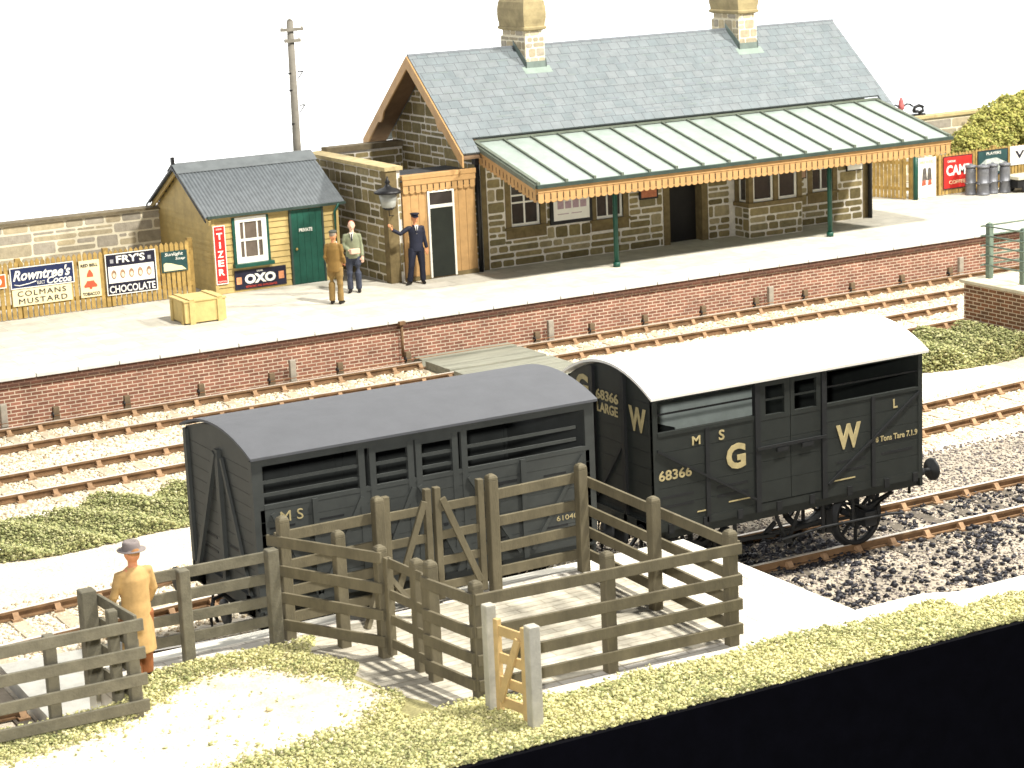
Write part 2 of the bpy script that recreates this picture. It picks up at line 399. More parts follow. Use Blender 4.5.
# ------------------------------------------------------------------ ground and setting
PZ = .91                      # platform height; rail tops are z = 0
def ground_mat(name, c, c2, sc=9, bump=.6):
    mt, nt, b = base_mat(name); N = nt.nodes; L = nt.links
    tc = N.new('ShaderNodeTexCoord'); n1 = N.new('ShaderNodeTexNoise'); n1.inputs['Scale'].default_value = 1.1; n1.inputs['Detail'].default_value = 9; n1.inputs['Roughness'].default_value = .7
    L.new(tc.outputs['Object'], n1.inputs[0]); vo = N.new('ShaderNodeTexVoronoi'); vo.inputs['Scale'].default_value = sc * 2; L.new(tc.outputs['Object'], vo.inputs[0])
    cr = N.new('ShaderNodeValToRGB'); L.new(n1.outputs[0], cr.inputs[0]); cr.color_ramp.elements[0].position = .35; cr.color_ramp.elements[1].position = .65
    cr.color_ramp.elements[0].color = rgb(c); cr.color_ramp.elements[1].color = rgb(c2)
    hs = N.new('ShaderNodeMapRange'); hs.inputs[3].default_value = .8; hs.inputs[4].default_value = 1.1; L.new(vo.outputs['Color'], hs.inputs[0])
    mx = N.new('ShaderNodeMix'); mx.data_type = 'RGBA'; mx.blend_type = 'MULTIPLY'; mx.inputs[0].default_value = 1; L.new(cr.outputs[0], mx.inputs[6]); L.new(hs.outputs[0], mx.inputs[7])
    L.new(mx.outputs[2], b.inputs['Base Color']); b.inputs['Roughness'].default_value = .95; b.inputs['Specular IOR Level'].default_value = .1
    bp = N.new('ShaderNodeBump'); bp.inputs['Strength'].default_value = bump; bp.inputs['Distance'].default_value = .03; L.new(vo.outputs['Distance'], bp.inputs['Height']); L.new(bp.outputs[0], b.inputs['Normal'])
    return mt
M_bal = ground_mat('ballast_bed', (.62, .54, .42), (.76, .70, .58))
M_cin = ground_mat('cinder_ground', (.24, .215, .175), (.48, .42, .33))
M_balst = ramp_rnd('ballast_stone', [(.78, .70, .52), (.66, .55, .38), (.82, .75, .60), (.40, .30, .18), (.80, .74, .60)], .1, rough=.95, bump=0)
M_coal = ramp_rnd('coal', [(.012, .012, .016), (.035, .034, .04), (.02, .02, .024)], .2, rough=.45, bump=0)
M_coalst = ramp_rnd('yard_stone', [(.34, .29, .23), (.50, .43, .35), (.05, .05, .06), (.55, .48, .39), (.08, .07, .08), (.24, .20, .17)], .1, bump=0)
M_grass = ramp_rnd('yellow_grass_foam', [(.34, .34, .14), (.50, .48, .21), (.62, .57, .28), (.44, .43, .19), (.70, .64, .38)], .25, rough=.95, bump=0)
M_grass2 = ramp_rnd('green_grass_foam', [(.20, .22, .09), (.32, .335, .14), (.44, .42, .20), (.27, .29, .12), (.52, .49, .28)], .25, rough=.95, bump=0)
M_bush = ramp_rnd('bush_foliage', [(.24, .26, .08), (.36, .36, .09), (.48, .45, .14), (.28, .29, .08), (.42, .36, .13)], .25, rough=.9, bump=0)
M_plat = brick_mat('platform_surface', (.50, .47, .39), (.58, .55, .47), (.36, .33, .27), .92, .62, .006, noise=.18, bump=.15, offset=.3)
M_edge = pm('platform_coping', (.60, .60, .56), .10, 4, .8, .15, 30)
M_dock = brick_mat('dock_paving', (.56, .53, .46), (.66, .62, .55), (.40, .36, .30), .45, .24, .012, noise=.18, bump=.3)
M_sand = ground_mat('sand_path', (.66, .58, .42), (.80, .73, .56), 14, .3)
M_soil = ground_mat('grass_soil', (.28, .26, .12), (.40, .36, .18), 12, .5)
M_fascia = pm('fascia_black', (.0015, .0015, .003), .3, 3, .9, spec=.05)
M_sky, nt, b = base_mat('backdrop_sky'); N = nt.nodes; L = nt.links
tc = N.new('ShaderNodeTexCoord'); n1 = N.new('ShaderNodeTexNoise'); n1.inputs['Scale'].default_value = .05; n1.inputs['Detail'].default_value = 2; L.new(tc.outputs['Object'], n1.inputs[0])
cr = N.new('ShaderNodeValToRGB'); L.new(n1.outputs[0], cr.inputs[0]); cr.color_ramp.elements[0].position = .3; cr.color_ramp.elements[1].position = .6
cr.color_ramp.elements[0].color = (.80, .87, .94, 1); cr.color_ramp.elements[1].color = (.93, .95, .97, 1)
L.new(cr.outputs[0], b.inputs['Base Color']); L.new(cr.outputs[0], b.inputs['Emission Color']); b.inputs['Emission Strength'].default_value = .60; b.inputs['Roughness'].default_value = 1
b.inputs['Specular IOR Level'].default_value = 0

def struct(o, k='structure'): o['kind'] = k; return o
sk = MB(); n = 24                     # curved painted sky board behind the layout
arc = [(-25 + 110 * i / n, 60 - 10 * math.cos(math.pi * (i / n - .5)) * -1) for i in range(n + 1)]
for i in range(n):
    a, b_ = arc[i], arc[i + 1]
    sk.add([(a[0], a[1], -8), (b_[0], b_[1], -8), (b_[0], b_[1], 40), (a[0], a[1], 40)], [(0, 1, 2, 3)], sm=True)
struct(sk.build('sky', M_sky))
def poly_obj(name, poly, z, mat, z0=None):
    mb = MB(); z0 = z - .05 if z0 is None else z0
    mb.prism(poly, (0, 0, z0), (1, 0, 0), (0, 1, 0), (0, 0, z - z0)); return struct(mb.build(name, mat))
GZ = -.17
poly_obj('ground', [(-12, 21.2), (72, 21.2), (72, 60), (-12, 60)], GZ, M_bal, -1.2)
# raised goods dock, front bank and its paving
EY = 24.8
poly_obj('dock', [(7.75, 20.96), (11.5, 20.96), (12.0, 20.5), (16.48, 20.5), (16.48, EY), (7.75, EY)], .9, M_dock, GZ - .02)
poly_obj('dock_edge', [(16.2, 20.53), (16.52, 20.53), (16.52, EY + .03), (7.7, EY + .03), (7.7, EY - .25), (16.2, EY - .25)], .906, pm('dock_edging', (.72, .70, .62), .08, 4, .8, .2), GZ - .03)
poly_obj('bank', [(-4, 19.47), (45, 19.47), (45, 20.2), (17.75, 20.2), (17.75, 20.48), (12.0, 20.48), (11.5, 20.955), (7.74, 20.955), (7.74, 23.35), (-4, 23.35)], .885, M_soil, GZ - .04)
poly_obj('baseboard_edge', [(-6, 19.35), (48, 19.35), (48, 19.45), (-6, 19.45)], .90, M_fascia, -7)
# white-topped retaining wall along the coal yard, stepping where the dock ends
rw = MB(); rw.prism([(16.525, 20.50), (17.6, 20.50), (17.6, 20.12), (45, 20.12), (45, 20.74), (18.0, 20.74), (17.62, 20.95), (16.525, 20.95)], (0, 0, GZ), (1, 0, 0), (0, 1, 0), (0, 0, .912 - GZ))
tag(rw.build('retaining_wall', pm('whitewashed_stone', (.78, .75, .66), .08, 4, .85, .2), bevel=.01), 'low white topped retaining wall between coal yard and front grass bank', 'wall')
# sandy patch
sp = [(-4, 22.35), (5.0, 22.3), (7.2, 22.75), (8.2, 23.45), (8.9, 23.85), (9.6, 23.6), (10.2, 22.5), (10.45, 21.6), (9.6, 21.0), (8.6, 20.75), (8.0, 20.9), (7.4, 20.5), (6.5, 19.7), (-4, 19.7)]
def inpoly(x, y, poly):
    c = False; j = len(poly) - 1
    for i in range(len(poly)):
        if (poly[i][1] > y) != (poly[j][1] > y) and x < (poly[j][0] - poly[i][0]) * (y - poly[i][1]) / (poly[j][1] - poly[i][1]) + poly[i][0]: c = not c
        j = i
    return c
dk = MB(); dk.prism([(7.745, 20.96), (10.6, 20.96), (10.45, 24.1), (7.745, 24.1)], (0, 0, .9), (1, 0, 0), (0, 1, 0), (0, 0, .006)); struct(dk.build('grass_soil', M_soil))
poly_obj('pen_floor', [(10.45, 21.6), (10.72, 21.02), (14.6, 20.97), (14.95, 21.2), (14.9, 24.35), (10.15, 24.35), (10.22, 23.0)], .909, brick_mat('worn_setts', (.38, .35, .28), (.45, .42, .34), (.30, .27, .21), .9, .15, .012, noise=.45, bump=.4), .89)
poly_obj('sand_path', sp, .912, M_sand, .88)
# platform
poly_obj('platform', [(-5, 42.3), (70, 42.3), (70, 55), (-5, 55)], PZ, M_plat, GZ - .02)
pe = MB(); x = -5.
while x < 70: pe.box((x + .009, 42.22, PZ - .07), (x + .871, 42.86, PZ + .006)); x += .88
struct(pe.build('platform_edge', M_edge, bevel=.008))
pf = MB(); pf.box((-5, 42.30, GZ - .05), (70, 42.296, PZ - .2)); pf.box((-5, 42.25, PZ - .2), (70, 42.3, PZ - .072), 1)
bw = pf.build('platform_wall', [M_brick, brick_mat('brick_string', (.10, .04, .025), (.07, .035, .025), (.16, .10, .07), .24, .064, .008)]); struct(bw)
# concrete slab over the left end of the siding
poly_obj('concrete_slab', [(7.42, 25.2), (9.4, 25.1), (9.35, 28.0), (7.5, 28.1)], .02, pm('slab_concrete', (.50, .49, .44), .15, 4, .85, .2), GZ - .03)

# ------------------------------------------------------------------ railway tracks
def track(label, path, x0, x1, sleeper_mat, spacing=.66, skip=None):
    """path(x) -> y of the centre line"""
    t = thing('railway_track', (x0, path(x0), 0), label, 'railway track')
    G = .70; n = int((x1 - x0) / 1.5) + 1; xs = [x0 + (x1 - x0) * i / n for i in range(n + 1)]
    for sd in (-1, 1):
        mb = MB()
        for a, b_ in zip(xs[:-1], xs[1:]):
            p = (a, path(a) + sd * G); q = (b_, path(b_) + sd * G)
            mb.bar((p[0], p[1], -.075), (q[0], q[1], -.075), .02, .09); mb.bar((p[0], p[1], -.13), (q[0], q[1], -.13), .12, .025); mb.bar((p[0], p[1], -.026), (q[0], q[1], -.026), .07, .036)
            mb.bar((p[0], p[1], -.004), (q[0], q[1], -.004), .06, .008, mi=1)
        mb.build('rail', [M_rail, M_railtop], t)
    x = x0 + .3; rr = random.Random(int(x0 * 10 + path(x0)))
    pr = None; k = 0
    while x < x1:
        if not (skip and skip[0] < x < skip[1]) and k < 98:
            k += 1; dy = rr.uniform(-.03, .03); sl = MB(); y = path(x); e = .035 * rr.uniform(-1, 1)
            sl.bar((x - e, y - 1.18 + dy, -.19), (x + e, y + 1.18 + dy, -.19), .24, .09)
            so = sl.build('sleeper', sleeper_mat, t, bevel=.006)
            for sd in (-1, 1):
                ch = MB(); cy = y + sd * G
                ch.box((x - .075, cy - .17, -.145), (x + .075, cy + .17, -.115)); ch.prism([(-.13, -.12), (.13, -.12), (.06, -.035), (-.06, -.035)], (x - .045, cy, 0), (0, 1, 0), (0, 0, 1), (.09, 0, 0))
                ch.build('rail_chair', M_chair, so)
        x += spacing * rr.uniform(.96, 1.04)
    return t
XC = (21.05, 23.5)
t1y = lambda x: 41.05 + .011 * (x - 11); t2y = lambda x: 37.45 + .043 * (x - 10); t3y = lambda x: 29.66 + .083 * (x - 8)
t4y = lambda x: 26.25 - .008 * (x - 18) if x > 16 else 26.25 + .9 * ((16 - x) / 9.) ** 2
track('rusty railway line nearest the brick platform face', t1y, 9.5, 42, M_sleep, skip=XC)
track('second railway line out from the platform, running to the brick pier', t2y, 7.5, 34, M_sleep, skip=XC)
track('bleached siding running behind the two cattle wagons', t3y, 5.5, 33, M_sleep)
track('siding the two cattle wagons stand on, edged with coal', t4y, 9.3, 27, M_sleepd)
track('short rusty rail end behind the left hand fence', lambda x: 27.15 - .05 * (x - 7), 3.0, 7.35, M_sleepd)
# crossing boards
cb = thing('board_crossing', (22, 40, 0), 'grey plank foot crossing over the lines below the platform', 'crossing')
for y0, y1 in ((41.82, 42.24), (40.52, 41.68), (38.75, 40.36), (36.3, 38.6)):
    mb = MB(); y = y0
    while y < y1 - .05:
        w = min(.23, y1 - y); mb.box((21.1, y + .006, -.15), (23.5, y + w - .006, .04 + random.uniform(-.005, .004))); y += w
    mb.build('plank_panel', M_cross, cb)

# ballast, coal, grass
rg = np.random.default_rng(3)
def vis_pts(n, x0, x1, y0, y1, z): return np.stack([rg.uniform(x0, x1, n), rg.uniform(y0, y1, n), np.full(n, z)], 1)
def near(pts, f, w): yy = np.array([f(x) for x in pts[:, 0]]); return np.abs(pts[:, 1] - yy) < w
P = vis_pts(60000, 6, 42, 35.8, 42.15, -.165)
k = near(P, t1y, 1.55) | near(P, t2y, 1.55); pk = P[k]; P = np.concatenate([pk, P[~k][::3]])
ok = ~((P[:, 0] > XC[0]) & (P[:, 0] < XC[1])); scatter('ballast', M_balst, P[ok], .022, .05, 5)
P = vis_pts(40000, 4, 33, 27.2, 33.5, -.165); P = P[near(P, t3y, 1.45)]; scatter('ballast', M_balst, P, .022, .045, 6)
P = vis_pts(24000, 8.5, 17, 24.9, 28.2, -.165); scatter('ballast', M_balst, P, .022, .045, 7)
def coalmask(P, s=1.0):
    a = np.sin(P[:, 0] * 2.1 + 1.3 * np.sin(P[:, 1] * 1.7)) + np.sin(P[:, 1] * 3.3 + P[:, 0] * .9) + .8 * np.sin(P[:, 0] * 5.1 - P[:, 1] * 4.2)
    return a
ym = MB(); ym.prism([(16.53, 20.9), (45, 20.6), (45, 29.2), (24, 29.4), (20, 28.2), (16.53, 27.4)], (0, 0, GZ), (1, 0, 0), (0, 1, 0), (0, 0, .008)); struct(ym.build('coal_yard', M_cin))
P = vis_pts(26000, 16.6, 28, 20.9, 29.6, -.155); scatter('yard_gravel', M_coalst, P, .014, .032, 8)
P = vis_pts(24000, 16.6, 27.5, 20.95, 28.4, -.135)
a = coalmask(P); pr = rg.random(len(P)); k = (pr < .03 + (.06 + .085 * np.clip(a + .3, 0, 3)) * np.clip((P[:, 0] - 16.6) / 2.5, .3, 1.3) + .5 * ((P[:, 1] > 25.3) & (P[:, 1] < 27.2) & (P[:, 0] < 20.2))) & (P[:, 1] < 27.3); scatter('coal', M_coal, P[k], .018, .062, 9)  # coal laid thicker under the wagon, also standing in for its shadow
# grass foam
def fmask(P, keep): return P[keep]
P = vis_pts(380000, 4, 22, 19.43, 24.15, .9)
jx = rg.normal(0, .16, (len(P), 2)); d = np.array([inpoly(x, y, sp) for x, y in P[:, :2] + jx])
dx = (P[:, 0] >= 10.3 + .15 * np.sin(P[:, 1] * 5)) & (P[:, 1] > 20.55 + .38 * np.clip((12.3 - P[:, 0]) / 1.2, 0, 1) + .05 * np.sin(P[:, 0] * 3) + rg.normal(0, .05, len(P)))
wall = ((P[:, 0] > 16.2) & (P[:, 1] > 20.55 + .05 * np.sin(P[:, 0] * 7))) | ((P[:, 0] > 17.6) & (P[:, 1] > 20.2 + .05 * np.sin(P[:, 0] * 6)))
stay = ~dx & ~wall & (~d | (rg.random(len(P)) < .006)) & ~((P[:, 0] < 7.75) & (P[:, 1] > 23.35))
P = P[stay]; P[:, 2] += rg.random(len(P)) ** 2 * .07 + .02 * np.sin(P[:, 0] * 3) * np.sin(P[:, 1] * 4)
gg = rg.random(len(P)) < np.clip(.25 + .3 * np.sin(P[:, 0] * 1.9 + P[:, 1] * 2.3), 0, 1)
scatter('grass', M_grass, P[~gg], .008, .024, 10, sp=(.2, 2.0)); scatter('grass', M_grass2, P[gg], .008, .022, 11, sp=(.2, 2.0))
# rough grass strips between the running lines and the siding
P = vis_pts(110000, 6, 14.5, 32.9, 36.0, -.15); e = .5 * np.sin(P[:, 0] * 1.7) * .5
k = (P[:, 1] > 33.3 + e * .5) & (P[:, 1] < 35.45 + e * .4 + .2 * np.sin(P[:, 0] * 4)); P = P[k]; P[:, 2] += rg.random(len(P)) ** 1.5 * .24 * (.6 + .4 * np.sin(P[:, 0] * 5 + P[:, 1] * 3))
scatter('grass', M_grass2, P, .010, .030, 12, sp=(.2, 2.0))
P = vis_pts(150000, 28.3, 33.5, 34.0, 37.4, -.15); k = ((((P[:, 0] - 30.6) / 2.3) ** 2 + ((P[:, 1] - 35.35) / 1.15) ** 2 < 1) & (P[:, 0] < 31.75)) | ((((P[:, 0] - 31.5) / 1.9) ** 2 + ((P[:, 1] - 35.0) / .5) ** 2 < 1) & (P[:, 0] < 31.75))
P = P[k]; rr_ = rg.random(len(P)) ** 1.3; P[:, 2] += rr_ * .5 * (.7 + .3 * np.sin(P[:, 0] * 6)); scatter('rough_grass', M_grass2, P[rg.random(len(P)) < .75], .012, .036, 13, sp=(.2, 2.0))

# ------------------------------------------------------------------ station building
XL, XR, YF, YB = 25.3, 37.3, 46.5, 51.2; YR = 48.85; ZE = 3.75; ZR = 6.03
X_, Y_, Z_ = (1, 0, 0), (0, 1, 0), (0, 0, 1); FN = (0, -1, 0)
st = thing('station_building', (31, 48.8, PZ), 'long stone station building with slate roof, ochre bargeboards and two chimneys', 'building')
tp = (ZR - ZE) / (YR - 46.1)
wl = MB()
WIN = [(26.12, 1.88, 26.95, 2.95), (28.58, 1.80, 29.38, 2.8), (35.35, 1.78, 36.02, 2.8)]
DOOR = (30.78, PZ, 31.78, 3.0)
# front wall body (mortar colour) with openings, built of rectangles
rects = [(XL, PZ, XR, ZE)]
for h in WIN + [DOOR]: rects = minus(rects, h)
for q in rects: wl.box((q[0], YF, q[1]), (q[2], YF + .3, q[3]), 0)
wl.box((XL, YB - .3, PZ), (XR, YB, ZE), 0)
gab = [(YF + .012, PZ), (YB - .012, PZ), (YB - .012, ZE + .2), (YR, ZR - .12), (YF + .012, ZE + .2)]
for gx in (XL + .002, XR - .302): wl.prism(gab, (gx, 0, 0), Y_, Z_, (.3, 0, 0), 0)
holesF = []
for (a, b_, c, d) in WIN: holesF += [(a - .17 - XL, b_ - .30 - PZ, c + .17 - XL, d + .2 - PZ)]
holesF += [(DOOR[0] - .2 - XL, 0, DOOR[2] + .2 - XL, DOOR[3] - PZ + .1), (32.66 - XL, 0, 34.62 - XL, 3), (0, 0, .16, 3), (XR - XL - .26, 0, 13, 3)]
stones(wl, (XL, YF, PZ), X_, FN, XR - XL, ZE - PZ, holesF, seed=4, gap=.045)
stones(wl, (XL, YB, PZ), (0, -1, 0), (-1, 0, 0), YB - YF, ZR - PZ, [], [(1, tp * -0 + 0, 99), (tp, 1, (ZR - .12 - PZ) + tp * (YB - YR)), (-tp, 1, (ZR - .12 - PZ) - tp * (YB - YR))], seed=9, gap=.043)
stones(wl, (XR, YF, PZ), Y_, X_, YB - YF, 2.9, [], seed=19)
wall = wl.build('wall', [M_mortar, M_stone], st)
# dressed stone surrounds
sr = MB(); y0 = YF - .022
for (a, b_, c, d) in WIN:
    sr = MB(); sr.box((a - .16, y0, b_ - .29), (c + .16, YF + .1, b_)); sr.box((a - .16, y0, b_), (a, YF + .1, d)); sr.box((c, y0, b_), (c + .16, YF + .1, d)); sr.box((a - .16, y0, d), (c + .16, YF + .1, d + .19))
    sr.box((a - .2, y0 - .03, b_ - .07), (c + .2, YF + .12, b_ - .001)); sr.build('stone_surround', M_dress, st, bevel=.006)
a, b_, c, d = DOOR; sr = MB()
sr.box((a - .19, y0, b_), (a + .002, YF + .29, d)); sr.box((c - .002, y0, b_), (c + .19, YF + .29, d)); sr.box((a - .19, y0, d), (c + .19, YF + .15, d + .1)); sr.build('stone_surround', M_dress, st, bevel=.006)
sr = MB(); sr.box((XL + .0, y0, PZ), (XL + .15, YF - .001, ZE)); sr.build('quoin', M_dress, st, bevel=.006); sr = MB()
sr.box((XR - .25, y0, PZ), (XR + .022, YF - .001, ZE)); sr.box((XR + .0005, YF, PZ), (XR + .022, YF + .3, ZE))
sr.build('quoin', M_dress, st, bevel=.006)
# dark doorway: door leaf set back
dr = MB(); dr.box((DOOR[0], YF + .28, PZ), (DOOR[2], YF + .31, 3.0)); dr.build('door', pm('doorway_dark_paint', (.008, .007, .006), .3, 4, .6), st)
def sash(parent, a, b_, c, d, y, bars, name='window'):
    """white framed window in the opening; bars = list of ('v'|'h', frac)"""
    g = MB(); g.box((a, y + .03, b_), (c, y + .05, d)); w = MB(); f = .055
    w.box((a, y, b_), (c, y + .06, b_ + f * 1.3)); w.box((a, y, d - f), (c, y + .06, d)); w.box((a, y + .001, b_ + f), (a + f, y + .06, d - f)); w.box((c - f, y + .001, b_ + f), (c, y + .06, d - f))
    for k, fr in bars:
        if k == 'v': xx = a + (c - a) * fr; w.box((xx - .02, y + .008, b_ + f), (xx + .02, y + .055, d - f))
        else: zz = b_ + (d - b_) * fr; w.box((a + f, y + .004, zz - .02), (c - f, y + .058, zz + .02))
    o = w.build(name, M_white, parent); g.build('pane', M_glass, o); return o
sash(st, *WIN[0], YF + .05, [('v', .5), ('h', .55), ('h', .72)]); sash(st, *WIN[1], YF + .05, [('v', .45), ('h', .7)]); sash(st, *WIN[2], YF + .05, [('v', .5), ('h', .6)])
# bay window
bx0, bx1, by = 32.8, 34.5, 45.82
by_ = MB(); by_.box((bx0, by, PZ), (bx1, YF - .03, 1.72), 0)
stones(by_, (bx0, by, PZ), X_, FN, bx1 - bx0, .8, [], seed=31, gap=.045); stones(by_, (bx0, YF - .03, PZ), (0, -1, 0), (-1, 0, 0), YF - .03 - by, .8, [], seed=32, gap=.045); stones(by_, (bx1, by, PZ), Y_, X_, YF - .03 - by, .8, [], seed=33)
by_.box((bx0 - .05, by - .05, 1.721), (bx1 + .05, YF - .03, 1.83), 2)
for xx in (bx0, 33.60, bx1 - .14): by_.box((xx, by, 1.831), (xx + .14, by + .15, 2.65), 2)
by_.box((bx0, YF - .2, 1.831), (bx0 + .14, YF - .03, 2.65), 2); by_.box((bx1 - .14, YF - .2, 1.831), (bx1, YF - .03, 2.65), 2)
by_.box((bx0 - .05, by - .05, 2.651), (bx1 + .05, YF - .03, 2.8), 2)
bay = by_.build('bay', [M_mortar, M_stone, M_dress], st)
sash(st, bx0 + .15, 1.835, 33.59, 2.645, by + .05, [('v', .0)]); sash(st, 33.75, 1.835, bx1 - .15, 2.645, by + .05, [('v', 1.)])
sd = MB(); sd.box((bx0 + .05, by + .16, 1.835), (bx0 + .07, YF - .21, 2.645)); w = MB()
w.box((bx0 + .03, by + .155, 1.84), (bx0 + .08, by + .2, 2.64)); w.box((bx0 + .03, YF - .25, 1.84), (bx0 + .08, YF - .205, 2.64)); w.box((bx0 + .03, by + .2, 1.84), (bx0 + .08, YF - .25, 1.89))
wo = w.build('window', M_white, st); sd.build('pane', M_glass, wo)
# roof
rf = MB(); rx0, rx1 = 24.68, 37.9; th = .06
for sgn in (-1, 1):
    ye = YR + sgn * 2.78; ze = ZR - tp * 2.78
    nrm = Vector((0, sgn * tp, 1)).normalized() * th
    pieces = [(rx0, rx1, 2.78)] if sgn > 0 else [(rx0, 25.14, 2.66), (25.14, 37.62, 2.28), (37.62, rx1, 2.66)]
    for (ra, rb, ln_) in pieces:
        ye = YR + sgn * ln_; ze = ZR - tp * ln_
        p = [Vector((ra, YR, ZR)), Vector((rb, YR, ZR)), Vector((rb, ye, ze)), Vector((ra, ye, ze))]
        rf.add([q for q in p] + [q + nrm for q in p], [(0, 1, 2, 3), (4, 5, 6, 7), (0, 1, 5, 4), (1, 2, 6, 5), (2, 3, 7, 6), (3, 0, 4, 7)])
roof = rf.build('roof', M_slate, st)
rd = MB(); rd.bar((rx0, YR, ZR + .07), (rx1, YR, ZR + .07), .10, .05); rd.build('ridge_tile', pm('ridge_tile_grey', (.19, .21, .23), .15, 5, .7), roof)
# slightly lifted slates break the courses
sl = MB(); rr = random.Random(5)
for k in range(10, 1500):
    x = rr.uniform(rx0 + .2, rx1 - .4); d = .25 * rr.randint(1, 12)
    yy = YR - d * .74; zz = ZR - d * .74 * tp + .064
    if yy < 46.85: continue
    if 27.6 < x < 28.6 and yy > 48 or 34.2 < x < 35.2 and yy > 48: continue
    w2 = rr.uniform(.18, .3); dn = Vector((0, -1, -tp)).normalized()
    p = Vector((x, yy, zz)); nn = Vector((0, -tp, 1)).normalized()
    a0 = [p, p + Vector((w2, 0, 0)), p + Vector((w2, 0, 0)) + dn * .25, p + dn * .25]
    lift = rr.uniform(.002, .010)
    a1 = [a0[0] + nn * .001, a0[1] + nn * .001, a0[2] + nn * (lift + .004), a0[3] + nn * (lift + .004)]
    sl.add(a0 + a1, [(0, 1, 2, 3), (4, 5, 6, 7), (0, 1, 5, 4), (1, 2, 6, 5), (2, 3, 7, 6), (3, 0, 4, 7)], rn=rr.random())
sl.build('slate', ramp_rnd('odd_slates', [(.16, .19, .20), (.18, .20, .22), (.175, .21, .205), (.20, .22, .228)], .12, rough=.55, bump=.1), roof)
# bargeboards
bb = MB()
for gx in (24.63, 37.86):
    for sgn in (-1, 1):
        pl = [(0, .05), (sgn * 2.72, .05 - 2.72 * tp), (sgn * 2.72, -.24 - 2.72 * tp), (sgn * 2.6, -.26 - 2.6 * tp), (sgn * 1.75, -.24 - 1.75 * tp), (sgn * 1.62, -.36 - 1.62 * tp), (sgn * 1.5, -.36 - 1.5 * tp), (sgn * 1.42, -.24 - 1.42 * tp), (0, -.26)]
        bb = MB(); bb.prism(pl, (gx + (.001 if sgn > 0 else 0), YR, ZR), Y_, Z_, (.045, 0, 0)); bb.build('bargeboard', M_ochre, st)
sf = MB()
for sgn in (-1, 1):
    p = [Vector((24.68, YR, ZR - .03)), Vector((XL, YR, ZR - .03)), Vector((XL, YR + sgn * 2.7, ZR - .03 - tp * 2.7)), Vector((24.68, YR + sgn * 2.7, ZR - .03 - tp * 2.7))]
    sf.add(p + [q - Vector((0, 0, .04)) for q in p], [(0, 1, 2, 3), (4, 5, 6, 7), (0, 1, 5, 4), (1, 2, 6, 5), (2, 3, 7, 6), (3, 0, 4, 7)])
sf.build('soffit', pm('soffit_brown', (.16, .10, .055), .15, 4, .7), st)
# chimneys
def chimney(x0, x1):
    ya, yb = 48.24, 49.5; c = MB()
    c.box((x0, ya, 5.2), (x1, yb, 6.36), 0)
    stones(c, (x0, ya, 5.45), X_, FN, x1 - x0, .9, seed=int(x0), lmin=.2, lmax=.5, hmin=.14, hmax=.26); stones(c, (x0, yb, 5.4), (0, -1, 0), (-1, 0, 0), yb - ya, .95, seed=int(x0) + 1, lmin=.25, lmax=.5)
    stones(c, (x1, ya, 5.4), Y_, X_, yb - ya, .95, seed=int(x0) + 2)
    c.box((x0 + .04, ya + .04, 6.36), (x1 - .04, yb - .04, 6.52), 0)
    stones(c, (x0 + .04, ya + .04, 6.37), X_, FN, x1 - x0 - .08, .14, seed=3, hmin=.14, hmax=.14, lmin=.2, lmax=.4); stones(c, (x0 + .04, yb - .04, 6.37), (0, -1, 0), (-1, 0, 0), yb - ya - .08, .14, seed=3, hmin=.14, hmax=.14, lmin=.2, lmax=.4)
    o = c.build('chimney', [M_cmortar, M_cstone], roof)
    # bulging cap
    cp = MB(); cx, cy = (x0 + x1) / 2, (ya + yb) / 2; hx, hy = (x1 - x0) / 2, (yb - ya) / 2
    prof = [(-.02, 6.50), (.045, 6.53), (.055, 6.58), (.02, 6.61), (.025, 6.68), (.045, 6.78), (.05, 6.9), (.045, 7.06), (.02, 7.22), (-.04, 7.32), (-.06, 7.34)]
    vs = []; fs = []
    for e_, z in prof: vs += [(cx - hx - e_, cy - hy - e_, z), (cx + hx + e_, cy - hy - e_, z), (cx + hx + e_, cy + hy + e_, z), (cx - hx - e_, cy + hy + e_, z)]
    for i in range(len(prof) - 1):
        for k in range(4): fs.append((i * 4 + k, i * 4 + (k + 1) % 4, i * 4 + 4 + (k + 1) % 4, i * 4 + 4 + k))
    fs += [(3, 2, 1, 0), tuple(4 * (len(prof) - 1) + k for k in range(4))]
    cp.add(vs, fs); cp.build('chimney_cap', M_chstone, roof)
    f = MB(); zf = lambda y: ZR - tp * abs(YR - y) + .055
    for (a0, a1) in ((x0 - .02, x0 - .001), (x1 + .001, x1 + .02)):
        f.prism([(ya - .03, zf(ya) - .05), (ya - .03, zf(ya) + .2), (YR, ZR + .22), (YR, ZR - .02)], (a0, 0, 0), Y_, Z_, (a1 - a0, 0, 0))
    f.box((x0 - .021, ya - .03, zf(ya) - .1), (x1 + .021, ya - .008, zf(ya) + .16))
    dn = (Vector((0, -1, -tp)).normalized()); p = Vector((x0 - .12, ya + .02, zf(ya) + .016)); nn = Vector((0, -tp, 1)).normalized() * .02
    q = [p, p + Vector((x1 - x0 + .24, 0, 0)), p + Vector((x1 - x0 + .24, 0, 0)) + dn * .25, p + dn * .25]
    f.add(q + [v + nn for v in q], [(0, 1, 2, 3), (4, 5, 6, 7), (0, 1, 5, 4), (1, 2, 6, 5), (2, 3, 7, 6), (3, 0, 4, 7)], 1)
    f.build('flashing', [M_lead, pm('lead_apron', (.25, .31, .27), .1, 4, .6)], roof)
chimney(27.72, 28.28); chimney(34.3, 34.88)
